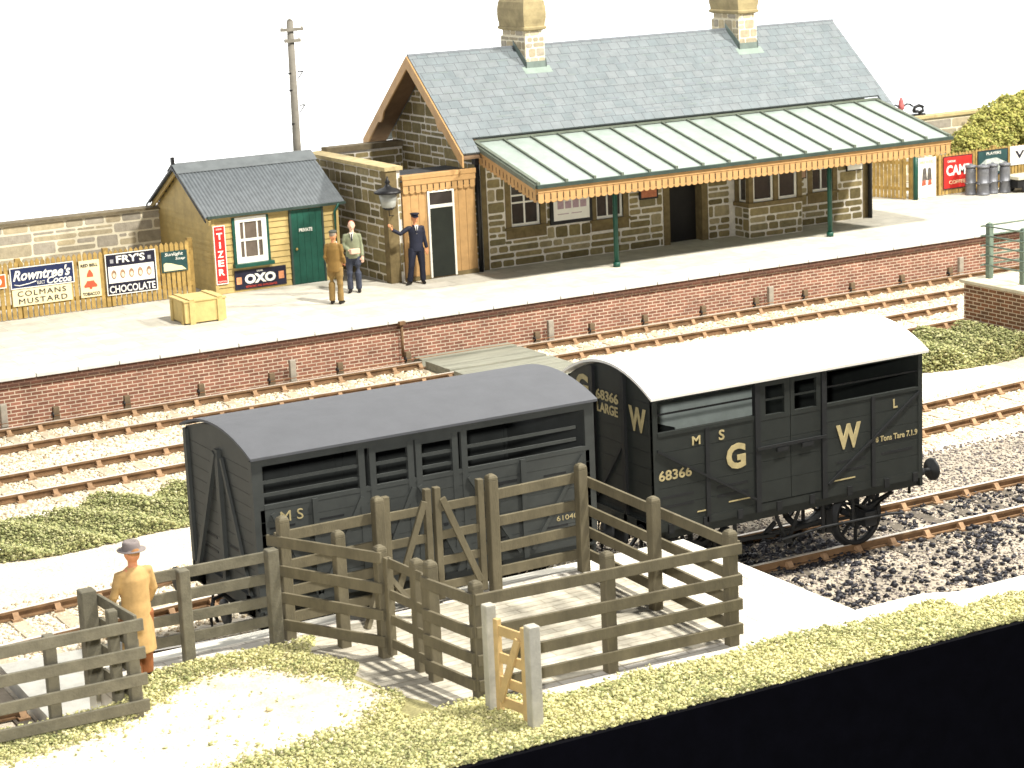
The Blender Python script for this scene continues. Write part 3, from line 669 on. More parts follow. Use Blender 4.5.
# platform canopy
cx0, cx1 = 25.21, 37.60; cyb, cyf = 46.58, 43.6; zb, zf_ = 4.06, 3.3; cs = (zb - zf_) / (cyb - cyf)
cn = MB(); p = [Vector((cx0, cyb, zb)), Vector((cx1, cyb, zb)), Vector((cx1, cyf, zf_)), Vector((cx0, cyf, zf_))]
cn.add(p + [q - Vector((0, 0, .04)) for q in p], [(0, 1, 2, 3), (4, 5, 6, 7), (0, 1, 5, 4), (1, 2, 6, 5), (2, 3, 7, 6), (3, 0, 4, 7)])
can = cn.build('canopy', M_glaz, st)
for i in range(17):
    x = cx0 + .03 + (cx1 - cx0 - .06) * i / 16; r_ = MB()
    r_.bar((x, cyb, zb + .025), (x, cyf - .02, zf_ + .025 - .004), .05 if 0 < i < 16 else .1, .05); r_.box((x - .035, cyf - .03, zf_ - .01), (x + .035, cyf + .06, zf_ + .065)); r_.build('glazing_bar', M_rib, can)
g = MB(); g.bar((cx0 - .04, cyf - .05, zf_ - .045), (cx1 + .04, cyf - .05, zf_ - .045), .1, .08); g.bar((cx0 - .03, cyb, zb - .05), (cx0 - .03, cyf, zf_ - .05), .07, .11, mi=1); g.bar((cx1 + .03, cyb, zb - .05), (cx1 + .03, cyf, zf_ - .05), .07, .11, mi=1)
g.build('gutter', [M_greend, M_rib], can)
fl = MB(); fl.bar((cx0, cyb - .02, zb + .03), (cx1, cyb - .02, zb + .03), .1, .05); fl.build('flashing', M_rib, can)
def val(mb, o, u, n_, nrm, L_, hh, slope=0, pitch=.172, drop=.38, hole=False):
    """sawtooth valance: top rail plus round ended boards"""
    k = max(1, round(L_ / pitch)); w = L_ / k
    up = Vector(Z_); u = Vector(u)
    for i in range(k):
        a = i * w; zt = -slope * a
        g_ = .014; b0 = [(a + g_ / 2, zt), (a + w - g_ / 2, zt - slope * w), (a + w - g_ / 2, zt - slope * w - drop + .05)]
        for t in range(1, 6):
            th_ = math.pi * t / 6; b0.append((a + w / 2 + (w / 2 - g_ / 2) * math.cos(th_), zt - slope * w * .5 - drop + .05 - .055 * math.sin(th_)))
        b0.append((a + g_ / 2, zt - drop + .05))
        mb.prism(b0, o, u, Z_, Vector(nrm) * .03, 0)
        if i < k:  # dark slot between boards near the top
            xs = a + w
            mb.prism([(xs - .016, zt - slope * w - drop * .45), (xs + .016, zt - slope * w - drop * .45), (xs + .016, zt - slope * w - drop * .8), (xs - .016, zt - slope * w - drop * .8)], o, u, Z_, Vector(nrm) * .032, 1)
    mb.prism([(0, 0), (L_, -slope * L_), (L_, -slope * L_ - .13), (0, -.13)], Vector(o) + Vector(nrm) * .001, u, Z_, Vector(nrm) * .045, 0)
M_slot = pm('slot_shadow_paint', (.06, .035, .015), .2, 4, .8)
v = MB(); val(v, (cx0, cyf - .001, zf_ - .055), X_, None, (0, -1, 0), cx1 - cx0, 0); v.build('valance', [M_ochre, M_slot], can)
v = MB(); val(v, (cx0 + .001, cyb - .1, zb - .08), (0, -1, 0), None, (-1, 0, 0), cyb - cyf - .1, 0, slope=cs); v.build('valance', [M_ochre, M_slot], can)
v = MB(); val(v, (cx1 - .001, cyb - .1, zb - .08), (0, -1, 0), None, (1, 0, 0), cyb - cyf - .1, 0, slope=cs); v.build('valance', [M_ochre, M_slot], can)
for x in (27.98, 34.5):
    pp = MB(); zt = zf_ + cs * (44.65 - cyf) - .05
    pp.tube([(x, 44.65, PZ), (x, 44.65, PZ + .12)], .09, 8); pp.tube([(x, 44.65, PZ + .12), (x, 44.65, zt)], .062, 10); pp.build('canopy_post', M_green, can)
bm_ = MB(); bm_.bar((cx0 + .1, 44.65, zf_ + cs * 1.05 - .1), (cx1 - .1, 44.65, zf_ + cs * 1.05 - .1), .1, .12); bm_.build('canopy_beam', M_green, can)
for x, zt in ((25.17, 3.7), (37.22, 3.7)):
    dp = MB(); dp.tube([(x, YF - .1, PZ), (x, YF - .1, zt)], .06, 8); dp.box((x - .09, YF - .19, zt - .15), (x + .09, YF - .01, zt)); dp.build('drainpipe', M_black, st)

# notices under the canopy
def framed(name, x0, x1, z0, z1, y, label, bg, fr=.05, frm=None, cat='notice board'):
    t = thing(name, ((x0 + x1) / 2, y, z0), label, cat)
    f = MB(); f.box((x0, y - .05, z0), (x1, y - .005, z1)); f.build('frame', frm or M_black, t)
    p_ = MB(); p_.box((x0 + fr, y - .058, z0 + fr), (x1 - fr, y - .0501, z1 - fr)); p_.build('panel', bg, t)
    return t
yN = YF - .03
t = framed('notice_board', 27.2, 28.42, 1.82, 2.6, yN, 'black framed notice board with white poster between two station windows', M_wenam, .09)
w = MB(); rr = random.Random(3)
for i in range(4): w.box((27.4 + .22 * i, yN - .062, 2.2), (27.58 + .22 * i, yN - .059, 2.42 - .04 * (i % 2)))
w.box((27.4, yN - .062, 2.06), (27.72, yN - .059, 2.08)); w.box((27.8, yN - .062, 2.06), (28.1, yN - .059, 2.08)); w.build('print', pm('poster_mauve', (.42, .30, .33), .2, 9), t)
t = framed('small_notice', 29.84, 30.4, 2.17, 2.5, yN, 'small orange panelled notice in a black frame beside the station doorway', pm('orange_panel', (.45, .16, .08), .3, 9), .05, cat='notice')
t = framed('small_notice', 36.45, 37.0, 2.24, 2.5, yN, 'small white notice high on the wall near the right corner of the station', M_wenam, .03, cat='notice')
t = framed('small_notice', 34.76, 35.1, 2.2, 2.42, yN, 'tiny dark framed notice right of the bay window', pm('tan_panel', (.40, .25, .16), .2, 9), .03, cat='notice')

# ------------------------------------------------------------------ yard walls, screen and lamp
yw = MB(); yw.box((22.72, 46.42, PZ), (23.08, 50.9, 3.62), 0)
stones(yw, (22.72, 50.9, PZ), (0, -1, 0), (-1, 0, 0), 4.48, 2.7, [(4.26, 0, 4.6, 3)], seed=21, gap=.045)
yw.box((22.70, 46.395, PZ), (22.98, 46.65, 3.62), 2)
stones(yw, (22.98, 46.42, PZ), X_, FN, .12, 2.7, seed=12, lmin=.1, lmax=.2, mi=1)
yw.box((22.66, 46.36, 3.62), (23.14, 50.95, 3.71), 3); yw.box((23.08, 50.6, PZ), (25.28, 50.9, 3.66), 0)
stones(yw, (23.08, 50.6, PZ), X_, FN, 2.2, 2.7, seed=8); yw.box((23.14, 50.55, 3.66), (25.28, 50.95, 3.80), 4)
tag(yw.build('yard_wall', [M_mortar, M_stone, M_dress, M_coping, M_copdark]), 'brown stone yard wall with pale coping between hut and station gable', 'wall')
fr_ = MB(); fr_.box((23.1, 46.6, 3.28), (25.28, 48.2, 3.36)); 
tag(fr_.build('lean_to_roof', pm('flat_roof_felt', (.06, .062, .065), .2, 5, .8)), 'dark flat felt roof low between yard wall and station gable', 'roof')
sc = thing('timber_screen', (24.1, 46.4, PZ), 'ochre boarded screen with a black door and scalloped trim', 'screen')
s_ = MB(); D = (23.80, 24.42)
x = 23.1
while x < 25.06:
    x2 = min(x + .215, 25.07)
    if x2 <= D[0] or x >= D[1]: s_.box((x + .004, 46.38, PZ + .1), (x2 - .004, 46.42, 3.3))
    else: s_.box((x + .004, 46.38, 3.0), (x2 - .004, 46.42, 3.3))
    if x < D[0] < x2: s_.box((x + .004, 46.38, PZ + .1), (D[0] - .03, 46.42, 3.0))
    if x < D[1] < x2: s_.box((D[1] + .03, 46.38, PZ + .1), (x2 - .004, 46.42, 3.0))
    x = x2
s_.box((23.1, 46.42, PZ), (25.07, 46.44, 3.3)); s_.build('board_panel', M_ochre, sc)
s_ = MB(); s_.box((23.08, 46.30, 3.36), (25.09, 46.46, 3.48)); s_.build('cornice', M_ochre, sc, bevel=.015)
v = MB(); val(v, (23.1, 46.36, 3.36), X_, None, (0, -1, 0), 1.97, 0, pitch=.165, drop=.33); v.build('valance', [M_ochre, M_slot], sc)
d_ = MB(); d_.box((D[0], 46.35, PZ + .03), (D[1], 46.37, 2.62)); d_.build('door', pm('black_green_door', (.018, .022, .018), .2, 3, .4), sc)
d_ = MB(); d_.box((D[0] - .05, 46.33, PZ + .03), (D[0], 46.385, 3.0)); d_.box((D[1], 46.33, PZ + .03), (D[1] + .05, 46.385, 3.0)); d_.box((D[0], 46.335, 2.62), (D[1], 46.38, 2.70)); d_.box((D[0] - .05, 46.33, 3.0), (D[1] + .05, 46.385, 3.04)); d_.build('door_frame', M_white, sc)
d_ = MB(); d_.box((D[0], 46.355, 2.70), (D[1], 46.365, 3.0)); d_.build('pane', M_glass, sc)
d_ = MB(); d_.box((23.1, 46.33, PZ), (D[0] - .06, 46.40, PZ + .1)); d_.box((D[1] + .06, 46.33, PZ), (25.07, 46.40, PZ + .1)); d_.build('plinth', M_dress, sc)
# wall lantern
lx, ly = 22.60, 46.12
ln = thing('platform_lantern', (lx, ly, 2.8), 'black topped glass lantern on the end of the yard wall', 'lamp')
a = MB(); a.lathe((lx, ly, 0), [(.15, 2.80), (.17, 2.82), (.23, 3.14)], 14); a.build('lamp_glass', M_lampg, ln)
a = MB(); a.lathe((lx, ly, 0), [(.33, 3.14), (.335, 3.18), (.25, 3.23), (.10, 3.28), (.06, 3.33), (.04, 3.36), (.07, 3.40), (.03, 3.46), (.012, 3.54)], 14); a.lathe((lx, ly, 0), [(.08, 2.74), (.16, 2.79), (.05, 2.80)], 10); a.build('lamp_cap', M_black, ln)
a = MB(); a.bar((lx, ly, 2.81), (22.85, 46.42, 2.81), .03, .03); a.tube([(lx + .02, ly + .03, 2.6), (22.85, 46.4, 2.55)], .012, 6); a.tube([(lx, ly, 2.8), (lx + .02, ly + .03, 2.6)], .012, 6); a.build('bracket', M_black, ln)

# ------------------------------------------------------------------ wooden hut
hx0, hx1, hy0, hy1 = 18.87, 22.12, 48.0, 51.6; hyr = 49.8; hze = 2.78; hzr = 3.79
ht = thing('timber_hut', (20.5, 49.8, PZ), 'small buff weatherboarded hut with corrugated roof and green door', 'hut')
w = MB(); hs = (hzr - hze) / (hyr - hy0)
w.box((hx0 + .03, hy0 + .03, PZ), (hx1 - .03, hy1 - .03, hze - .02), 1); w.prism([(hy0 + .03, hze - .02), (hy1 - .03, hze - .02), (hyr, hzr - .06)], (hx0 + .03, 0, 0), Y_, Z_, (hx1 - hx0 - .06, 0, 0), 1)
z = PZ; bh = .145
while z < hzr - .1:
    zt = min(z + bh, 9)
    if z < hze - .1: w.add([(hx0, hy0 - .022, z + .008), (hx1, hy0 - .022, z + .008), (hx1, hy0 + .0, zt), (hx0, hy0 + .0, zt), (hx0, hy0 + .035, z + .008), (hx1, hy0 + .035, z + .008), (hx1, hy0 + .035, zt), (hx0, hy0 + .035, zt)], [(0, 1, 2, 3), (7, 6, 5, 4), (0, 4, 5, 1), (3, 2, 6, 7), (0, 3, 7, 4), (1, 5, 6, 2)])
    ya = hy0; yb = hy1
    if zt > hze: ya = hy0 + (zt - hze) / hs; yb = hy1 - (zt - hze) / hs
    if yb - ya > .1: w.add([(hx0 - .022, ya, z + .008), (hx0 - .022, yb, z + .008), (hx0, yb, zt), (hx0, ya, zt), (hx0 + .035, ya, z + .008), (hx0 + .035, yb, z + .008), (hx0 + .035, yb, zt), (hx0 + .035, ya, zt)], [(0, 3, 2, 1), (4, 5, 6, 7), (0, 1, 5, 4), (3, 7, 6, 2), (0, 4, 7, 3), (1, 2, 6, 5)])
    z = zt
w.box((hx0 - .03, hy0 - .03, PZ), (hx0 + .05, hy0 + .05, hze)); w.box((hx1 - .05, hy0 - .03, PZ), (hx1 + .02, hy0 + .05, hze))
w.build('wall', [M_hutb, pm('hut_lap_gap', (.20, .14, .06), .2, 5)], ht)
# corrugated roof
r_ = MB(); ex0, ex1 = 18.66, 22.32; pitch = .092; n = int((ex1 - ex0) / pitch * 6)
for sgn in (-1, 1):
    o = len(r_.V); ye = hyr + sgn * (hyr - hy0 + .11); ze = hzr - hs * (hyr - hy0 + .11) + .06
    for i in range(n + 1):
        x = ex0 + (ex1 - ex0) * i / n; dz = .017 * math.sin((x - ex0) / pitch * 2 * math.pi)
        r_.V += [(x, hyr, hzr + .06 + dz), (x, ye, ze + dz), (x, hyr, hzr + .045 + dz), (x, ye, ze - .015 + dz)]
    for i in range(n):
        a = o + i * 4; b2 = a + 4
        r_.face((a, b2, b2 + 1, a + 1), 0, .5, True); r_.face((a + 2, a + 3, b2 + 3, b2 + 2), 0, .5, True); r_.face((a + 1, b2 + 1, b2 + 3, a + 3), 0)
hr = r_.build('roof', M_corr, ht, fix=False)
rc = MB()
for sgn in (-1, 1):
    p = [Vector((ex0 - .02, hyr, hzr + .12)), Vector((ex1 + .02, hyr, hzr + .12)), Vector((ex1 + .02, hyr + sgn * .33, hzr + .095 - hs * .33)), Vector((ex0 - .02, hyr + sgn * .33, hzr + .095 - hs * .33))]
    rc.add(p + [q - Vector((0, 0, .012)) for q in p], [(0, 1, 2, 3), (4, 5, 6, 7), (0, 1, 5, 4), (1, 2, 6, 5), (2, 3, 7, 6), (3, 0, 4, 7)])
rc.build('ridge_cap', M_flash, hr)
ba = MB()
for sgn in (-1, 1):
    ba.bar((ex0 + .1, hyr, hzr - .06), (ex0 + .1, hyr + sgn * 1.93, hzr - .06 - hs * 1.93), .05, .11); ba.bar((ex0 - .015, hyr, hzr + .02), (ex0 - .015, hyr + sgn * 1.98, hzr + .02 - hs * 1.98), .02, .05, mi=1)
ba.build('bargeboard', [M_hutb, M_black], ht)
fi = MB(); fi.box((ex0 - .02, hyr - .04, hzr - .05), (ex0 + .06, hyr + .04, hzr + .27)); fi.build('finial', M_black, ht)
gt = MB(); gt.bar((ex0 + .05, hy0 - .12, hze + .0), (ex1 - .02, hy0 - .12, hze + .0), .07, .06); gt.build('gutter', M_greend, ht)
gt = MB(); gt.tube([(22.02, hy0 - .08, PZ), (22.02, hy0 - .08, hze - .2), (22.1, hy0 - .15, hze)], .035, 8); gt.build('drainpipe', M_green, ht)
# hut window
yy = hy0 - .06
f = MB(); a, b_, c, d = 19.42, 1.60, 20.22, 2.70
f.box((a, yy, b_), (a + .12, hy0, d)); f.box((c - .12, yy, b_), (c, hy0, d)); f.box((a + .12, yy, b_), (c - .12, hy0, b_ + .14)); f.box((a + .12, yy, d - .12), (c - .12, hy0, d))
mz = (b_ + d) / 2; f.box((a + .12, yy + .01, mz - .03), (c - .12, hy0, mz + .03))
for xx in (a + .23, c - .23): f.box((xx - .018, yy + .02, b_ + .14), (xx + .018, hy0 - .001, d - .12))
wo = f.build('window', M_white, ht)
g = MB(); g.box((a + .12, hy0 - .026, b_ + .14), (c - .12, hy0 - .024, d - .12)); g.build('pane', pm('hut_glass', (.11, .085, .065), .3, 2, .15, spec=.5), wo)
s_ = MB(); s_.box((a - .1, yy - .1, b_ - .09), (c + .12, hy0, b_ - .002)); s_.box((a - .07, yy + .005, b_), (a - .002, hy0, d)); s_.box((c + .002, yy + .005, b_), (c + .07, hy0, d)); s_.build('window_sill', M_green, wo, bevel=.006)
d_ = MB(); x = 20.87
for i in range(5): d_.box((x + .003, hy0 - .06, PZ + .02), (x + .160 - .003, hy0 - .028, 2.72)); x += .160
d_.box((20.87, hy0 - .045, PZ), (21.67, hy0 - .02, 2.72)); do = d_.build('door', M_green, ht)
d_ = MB(); d_.box((20.82, hy0 - .07, PZ), (20.868, hy0, 2.74)); d_.box((21.675, hy0 - .07, PZ), (21.72, hy0, 2.74)); d_.build('door_frame', M_greend, ht)
k_ = MB(); k_.ell((20.96, hy0 - .09, 1.78), (.035, .035, .035)); k_.build('handle', pm('brass_knob', (.5, .35, .12), .1, 5, .3, metal=.7), do)
def plate(x0, x1, z0, z1, y, mat, label, cat='enamel sign', name='enamel_sign', th=.02, edge=None):
    t = thing(name, ((x0 + x1) / 2, y, z0), label, cat)
    p_ = MB(); p_.box((x0, y - th, z0), (x1, y, z1)); p_.build('plate', mat, t)
    if edge:
        e_ = MB(); q = .02; yy = y - th
        e_.box((x0 - .001, yy - .006, z0 - .001), (x1 + .001, yy, z0 + q)); e_.box((x0 - .001, yy - .006, z1 - q), (x1 + .001, yy, z1 + .001)); e_.box((x0 - .001, yy - .006, z0 + q), (x0 + q, yy, z1 - q)); e_.box((x1 - q, yy - .006, z0 + q), (x1 + .001, yy, z1 - q)); e_.build('border', edge, t)
    return t
def fl_text(t, s, x, z, w, h, y, mat, **k): return text(s, (x, y, z), X_, Z_, w, h, mat, t, **k)
hy = hy0 - .025
t = plate(21.03, 21.42, 2.16, 2.29, hy0 - .062, M_green, 'small green plate reading PRIVATE on the hut door', 'door sign', 'door_sign', th=.012); fl_text(t, 'PRIVATE', 21.05, 2.185, .35, .085, hy0 - .08, M_white, bold=.02)
t = plate(18.86, 19.16, 1.16, 2.56, hy, M_red, 'tall narrow red sign reading TIZER on the hut front', edge=M_wenam)
for i, ch in enumerate('TIZER'): fl_text(t, ch, 18.935 if ch != 'I' else 18.99, 2.23 - i * .215, .15 if ch != 'I' else .04, .16, hy - .025, M_wenam, bold=.03)
fl_text(t, 'DRINK', 18.935, 2.46, .15, .035, hy - .025, M_wenam); fl_text(t, 'THE APPETIZER', 18.905, 1.21, .21, .03, hy - .025, M_wenam)
t = plate(19.33, 20.66, .97, 1.43, hy, M_dkblue, 'black sign reading OXO in fat white letters under the hut window')
fl_text(t, 'OXO', 19.58, 1.09, .80, .23, hy - .026, M_wenam, bold=.05); fl_text(t, 'REFRESHES AND INVIGORATES', 19.6, 1.0, .8, .05, hy - .026, pm('red_small_print', (.6, .08, .05), .1, 5)); fl_text(t, 'DRINK', 19.9, 1.36, .16, .04, hy - .026, M_wenam)
q = MB(); q.box((19.37, hy - .024, 1.1), (19.5, hy - .02, 1.27)); q.box((20.46, hy - .024, 1.12), (20.6, hy - .02, 1.3)); q.build('emblem', pm('tin_orange', (.6, .25, .12), .3, 9), t)

# ------------------------------------------------------------------ left stone wall and palings
w = MB(); w.box((4, 51.5, PZ - .3), (18.95, 51.8, 2.62), 0); stones(w, (4, 51.5, PZ - .2), X_, FN, 14.95, 1.9, seed=44, hmin=.2, hmax=.36, lmin=.35, lmax=1.25, gap=.05)
w.box((4, 51.42, 2.62), (18.95, 51.88, 2.68), 2); tag(w.build('stone_wall', [M_cmortar, M_cstone, M_copdark]), 'pale buff stone boundary wall behind the palings left of the hut', 'wall')
w = MB(); w.box((40.6, 51.0, PZ - .3), (60, 51.3, 2.78), 0); stones(w, (40.6, 51.0, PZ - .2), X_, FN, 10, 2, seed=45, hmin=.2, hmax=.36, lmin=.35, lmax=1.1, gap=.045)
w.box((40.6, 50.93, 2.78), (60, 51.37, 2.86), 2); tag(w.build('stone_wall', [M_cmortar, M_cstone, M_coping]), 'pale stone boundary wall seen between canopy end and bush on the right', 'wall')
def palings(name, p, q, z1, label, pitch=.125, seed=1, post=2.1, pointed=True):
    p = Vector(p); q = Vector(q); L_ = (q - p).length; u = (q - p).normalized(); n_ = Vector((u.y, -u.x, 0)); t = thing(name, p, label, 'fence'); rr = random.Random(seed)
    mb = MB(); k = int(L_ / pitch)
    for i in range(k):
        a = i * pitch; h = z1 + rr.uniform(-.015, .015); w_ = pitch * .74
        lean = rr.uniform(-.004, .004)
        pl = [(a, PZ + .02), (a + w_, PZ + .02), (a + w_ + lean, h - .06), (a + w_ / 2, h), (a + lean, h - .06)]
        mb.prism(pl, p - Vector((0, 0, p.z)), u, Z_, n_ * rr.uniform(.025, .034), 0)
    mb.build('paling_panel', M_fence, t)
    r2 = MB()
    for zz in (PZ + .3, z1 - .25): r2.bar((p.x, p.y + .05, zz), (q.x, q.y + .05, zz), .05, .09)
    r2.build('rail', M_fence, t)
    k = max(1, round(L_ / post))
    for i in range(k + 1):
        c = p + u * (L_ * i / k) - n_ * .12; m2 = MB(); m2.box((c.x - .06, c.y - .06, PZ - .1), (c.x + .06, c.y + .06, z1 + .03)); m2.build('post', M_fence, t)
    return t
palings('paling_fence', (8.0, 48.3, PZ), (18.42, 48.3, PZ), 2.26, 'yellow timber palings carrying advertisement signs left of the hut', seed=2)
palings('paling_fence', (41.15, 48.22, PZ), (52, 48.22, PZ), 2.12, 'yellow timber palings behind the milk churns on the right', seed=3)
palings('paling_fence', (39.62, 49.6, PZ), (40.12, 48.25, PZ), 2.2, 'short return of yellow palings beyond the right end of the station', seed=4, post=5)
gp = MB(); gp.tube([(40.22, 48.1, PZ), (40.22, 48.1, 2.3)], .07, 8); tag(gp.build('fence_post', M_green), 'green post at the palings corner beyond the station', 'post')
fy = 48.262
t = plate(13.1, 13.9, 1.68, 2.0, fy, pm('orange_enamel', (.55, .12, .03), .15, 4, .35), 'orange sign cut off at the left edge of the photograph', edge=M_wenam); fl_text(t, 'OXO', 13.3, 1.75, .5, .17, fy - .025, M_wenam, bold=.03)
t = plate(14.0, 15.5, 1.62, 2.11, fy, M_navy, 'navy sign with white script for cocoa on the left palings', edge=M_wenam)
fl_text(t, 'Rowntree\'s', 14.06, 1.80, 1.36, .25, fy - .026, M_wenam, shear=.35, bold=.025); fl_text(t, 'Cocoa', 14.85, 1.66, .58, .16, fy - .026, M_wenam, shear=.3, bold=.02); fl_text(t, 'ELECT', 14.62, 1.68, .18, .07, fy - .026, M_wenam)
sw = MB(); sw.tube([(14.08, fy - .024, 1.72), (14.2, fy - .024, 1.69), (14.45, fy - .024, 1.72), (14.6, fy - .024, 1.76)], .012, 4); sw.build('flourish', M_wenam, t)
t = plate(14.02, 15.42, 1.22, 1.60, fy, M_cream, 'cream sign reading COLMANS MUSTARD in black under the cocoa sign')
fl_text(t, 'COLMANS', 14.14, 1.44, 1.14, .12, fy - .026, M_dkblue, bold=.0, spacing=1.2); fl_text(t, 'MUSTARD', 14.16, 1.265, 1.14, .12, fy - .026, M_dkblue, bold=.0, spacing=1.2)
t = plate(15.63, 16.12, 1.22, 2.08, fy, M_cream, 'narrow cream sign with a red bell for tobacco on the palings')
fl_text(t, 'RED BELL', 15.67, 1.93, .41, .07, fy - .026, M_dkblue, bold=.015); fl_text(t, 'TOBACCO', 15.67, 1.26, .41, .075, fy - .026, M_dkblue, bold=.015)
be = MB(); bc = 15.875; M_bell = pm('bell_red', (.62, .10, .05), .12, 5, .35)
be.prism([(-.15, 1.45), (.15, 1.45), (.16, 1.49), (.10, 1.56), (.085, 1.60), (-.085, 1.60), (-.10, 1.56), (-.16, 1.49)], (bc, fy - .021, 0), X_, Z_, (0, -.006, 0)); be.prism([(-.08, 1.69), (.08, 1.69), (.07, 1.76), (.04, 1.81), (.015, 1.86), (-.015, 1.86), (-.04, 1.81), (-.07, 1.76)], (bc, fy - .021, 0), X_, Z_, (0, -.006, 0))
be.prism([(-.03, 1.41), (.03, 1.41), (.03, 1.452), (-.03, 1.452)], (bc, fy - .021, 0), X_, Z_, (0, -.006, 0)); be.build('emblem', M_bell, t)
t = plate(16.26, 17.5, 1.19, 2.16, fy, M_dkblue, 'large black and white sign reading FRYS CHOCOLATE with row of five faces', edge=M_wenam)
fl_text(t, "FRY'S", 16.53, 1.93, .70, .18, fy - .026, M_wenam, bold=.025); fl_text(t, 'CHOCOLATE', 16.32, 1.24, 1.12, .17, fy - .026, M_wenam, bold=.015)
pn = MB(); pn.box((16.32, fy - .026, 1.47), (17.44, fy - .0205, 1.86)); pn.build('panel', M_wenam, t)
fc_ = MB()
for i in range(5):
    cx = 16.45 + i * .215; fc_.prism([(cx + .065 * math.cos(k * math.pi / 5), 1.67 + .11 * math.sin(k * math.pi / 5)) for k in range(10)], (0, fy - .026, 0), X_, Z_, (0, -.005, 0))
fc_.build('picture', pm('sepia_picture', (.32, .20, .12), .45, 12), t)
fc_ = MB()
for i in range(5):
    cx = 16.45 + i * .215; fc_.prism([(cx + .04 * math.cos(k * math.pi / 4), 1.65 + .06 * math.sin(k * math.pi / 4)) for k in range(8)], (0, fy - .0315, 0), X_, Z_, (0, -.004, 0))
fc_.build('portrait', pm('face_cream', (.72, .58, .44), .2, 12), t)
fc_ = MB()
for xx in (16.38, 17.3): fc_.box((xx, fy - .026, 1.94), (xx + .08, fy - .021, 2.03))
fc_.build('emblem', pm('medal_grey', (.3, .3, .32), .3, 12), t)
t = plate(17.64, 18.28, 1.56, 2.05, fy, M_tealen, 'small teal and cream soap sign nearest the hut on the palings')
fl_text(t, 'Sunlight', 17.72, 1.92, .46, .1, fy - .026, M_wenam, shear=.2); fl_text(t, 'Soap', 17.98, 1.82, .24, .08, fy - .026, M_wenam, shear=.2)
q = MB(); q.prism([(.04, .03), (.60, .03), (.5, .12), (.38, .15), (.25, .20), (.1, .23), (.04, .2)], (17.64, fy - .021, 1.56), X_, Z_, (0, -.005, 0)); q.build('picture', M_cream, t)
# right hand signs
fy = 48.185
t = plate(40.36, 41.0, .93, 2.07, 48.16, M_wenam, 'tall white poster board with two small red and grey figures beside green post')
q = MB(); y9 = 48.138
for (px, w_) in ((40.58, .09), (40.76, .085)):
    q.prism([(-w_, 0), (w_, 0), (w_ * .7, .3), (.04, .36), (-.04, .36), (-w_ * .7, .3)], (px, y9, 1.42), X_, Z_, (0, -.005, 0))
q.build('picture', pm('print_grey_brown', (.10, .09, .08), .4, 12), t)
q = MB()
for (px, w_) in ((40.55, .08), (40.77, .07)): q.prism([(-w_, 0), (w_, .02), (w_ * .8, .17), (-w_ * .7, .15)], (px, y9 - .001, 1.27), X_, Z_, (0, -.006, 0))
q.build('picture', pm('print_red', (.35, .09, .05), .3, 12), t)
fl_text(t, 'BREWERS', 40.42, 1.9, .5, .09, 48.134, pm('gold_print', (.6, .45, .2), .1, 5))
t = plate(41.3, 42.38, 1.08, 2.02, fy, M_red, 'large red sign reading CAMP behind the milk churns', edge=M_dkblue)
fl_text(t, 'CAMP', 41.40, 1.46, .9, .3, fy - .03, M_wenam, bold=.03); fl_text(t, 'DRINK', 41.45, 1.84, .3, .06, fy - .03, M_wenam); fl_text(t, 'COFFEE', 41.5, 1.22, .6, .1, fy - .03, M_cream)
t = plate(42.58, 43.72, 1.34, 2.06, fy, M_tealen, 'dark teal sign with pale picture right of the red one', edge=M_dkblue)
fl_text(t, 'PLAYERS', 42.9, 1.92, .55, .08, fy - .03, M_wenam); q = MB(); q.prism([(0, 0), (.9, .0), (.95, .25), (.6, .4), (.2, .38), (0, .25)], (42.68, fy - .021, 1.42), X_, Z_, (0, -.006, 0)); q.build('picture', pm('pale_picture', (.42, .46, .42), .4, 8), t)
t = plate(43.82, 44.9, 1.53, 2.08, fy, M_wenam, 'white sign with black V and I at the right edge of the photograph'); fl_text(t, 'VI', 44.0, 1.72, .42, .22, fy - .03, M_dkblue, bold=.03)

# ------------------------------------------------------------------ small things on the platform
cr_ = thing('packing_crate', (17.3, 45.5, PZ), 'pale yellow wooden packing crate with lid battens on the platform', 'crate')
m_ = MB(); m_.box((16.85, 45.05, PZ + .03), (17.83, 45.95, PZ + .50)); m_.build('box', M_crate, cr_, bevel=.008)
for xx in (16.96, 17.62):
    m_ = MB(); m_.box((xx, 45.02, PZ), (xx + .13, 45.05, PZ + .5)); m_.build('batten', M_crate, cr_, bevel=.004)
    m_ = MB(); m_.box((xx, 45.02, PZ + .541), (xx + .13, 45.98, PZ + .566)); m_.build('batten', M_crate, cr_, bevel=.004)
for yy in (45.12, 45.75): m_ = MB(); m_.box((16.82, yy, PZ), (16.85, yy + .13, PZ + .5)); m_.build('batten', M_crate, cr_, bevel=.004)
m_ = MB(); m_.box((16.83, 45.03, PZ + .501), (17.85, 45.97, PZ + .54)); m_.build('lid', M_crate, cr_, bevel=.006); cr_.location.x += .02; cr_.location.y -= .12

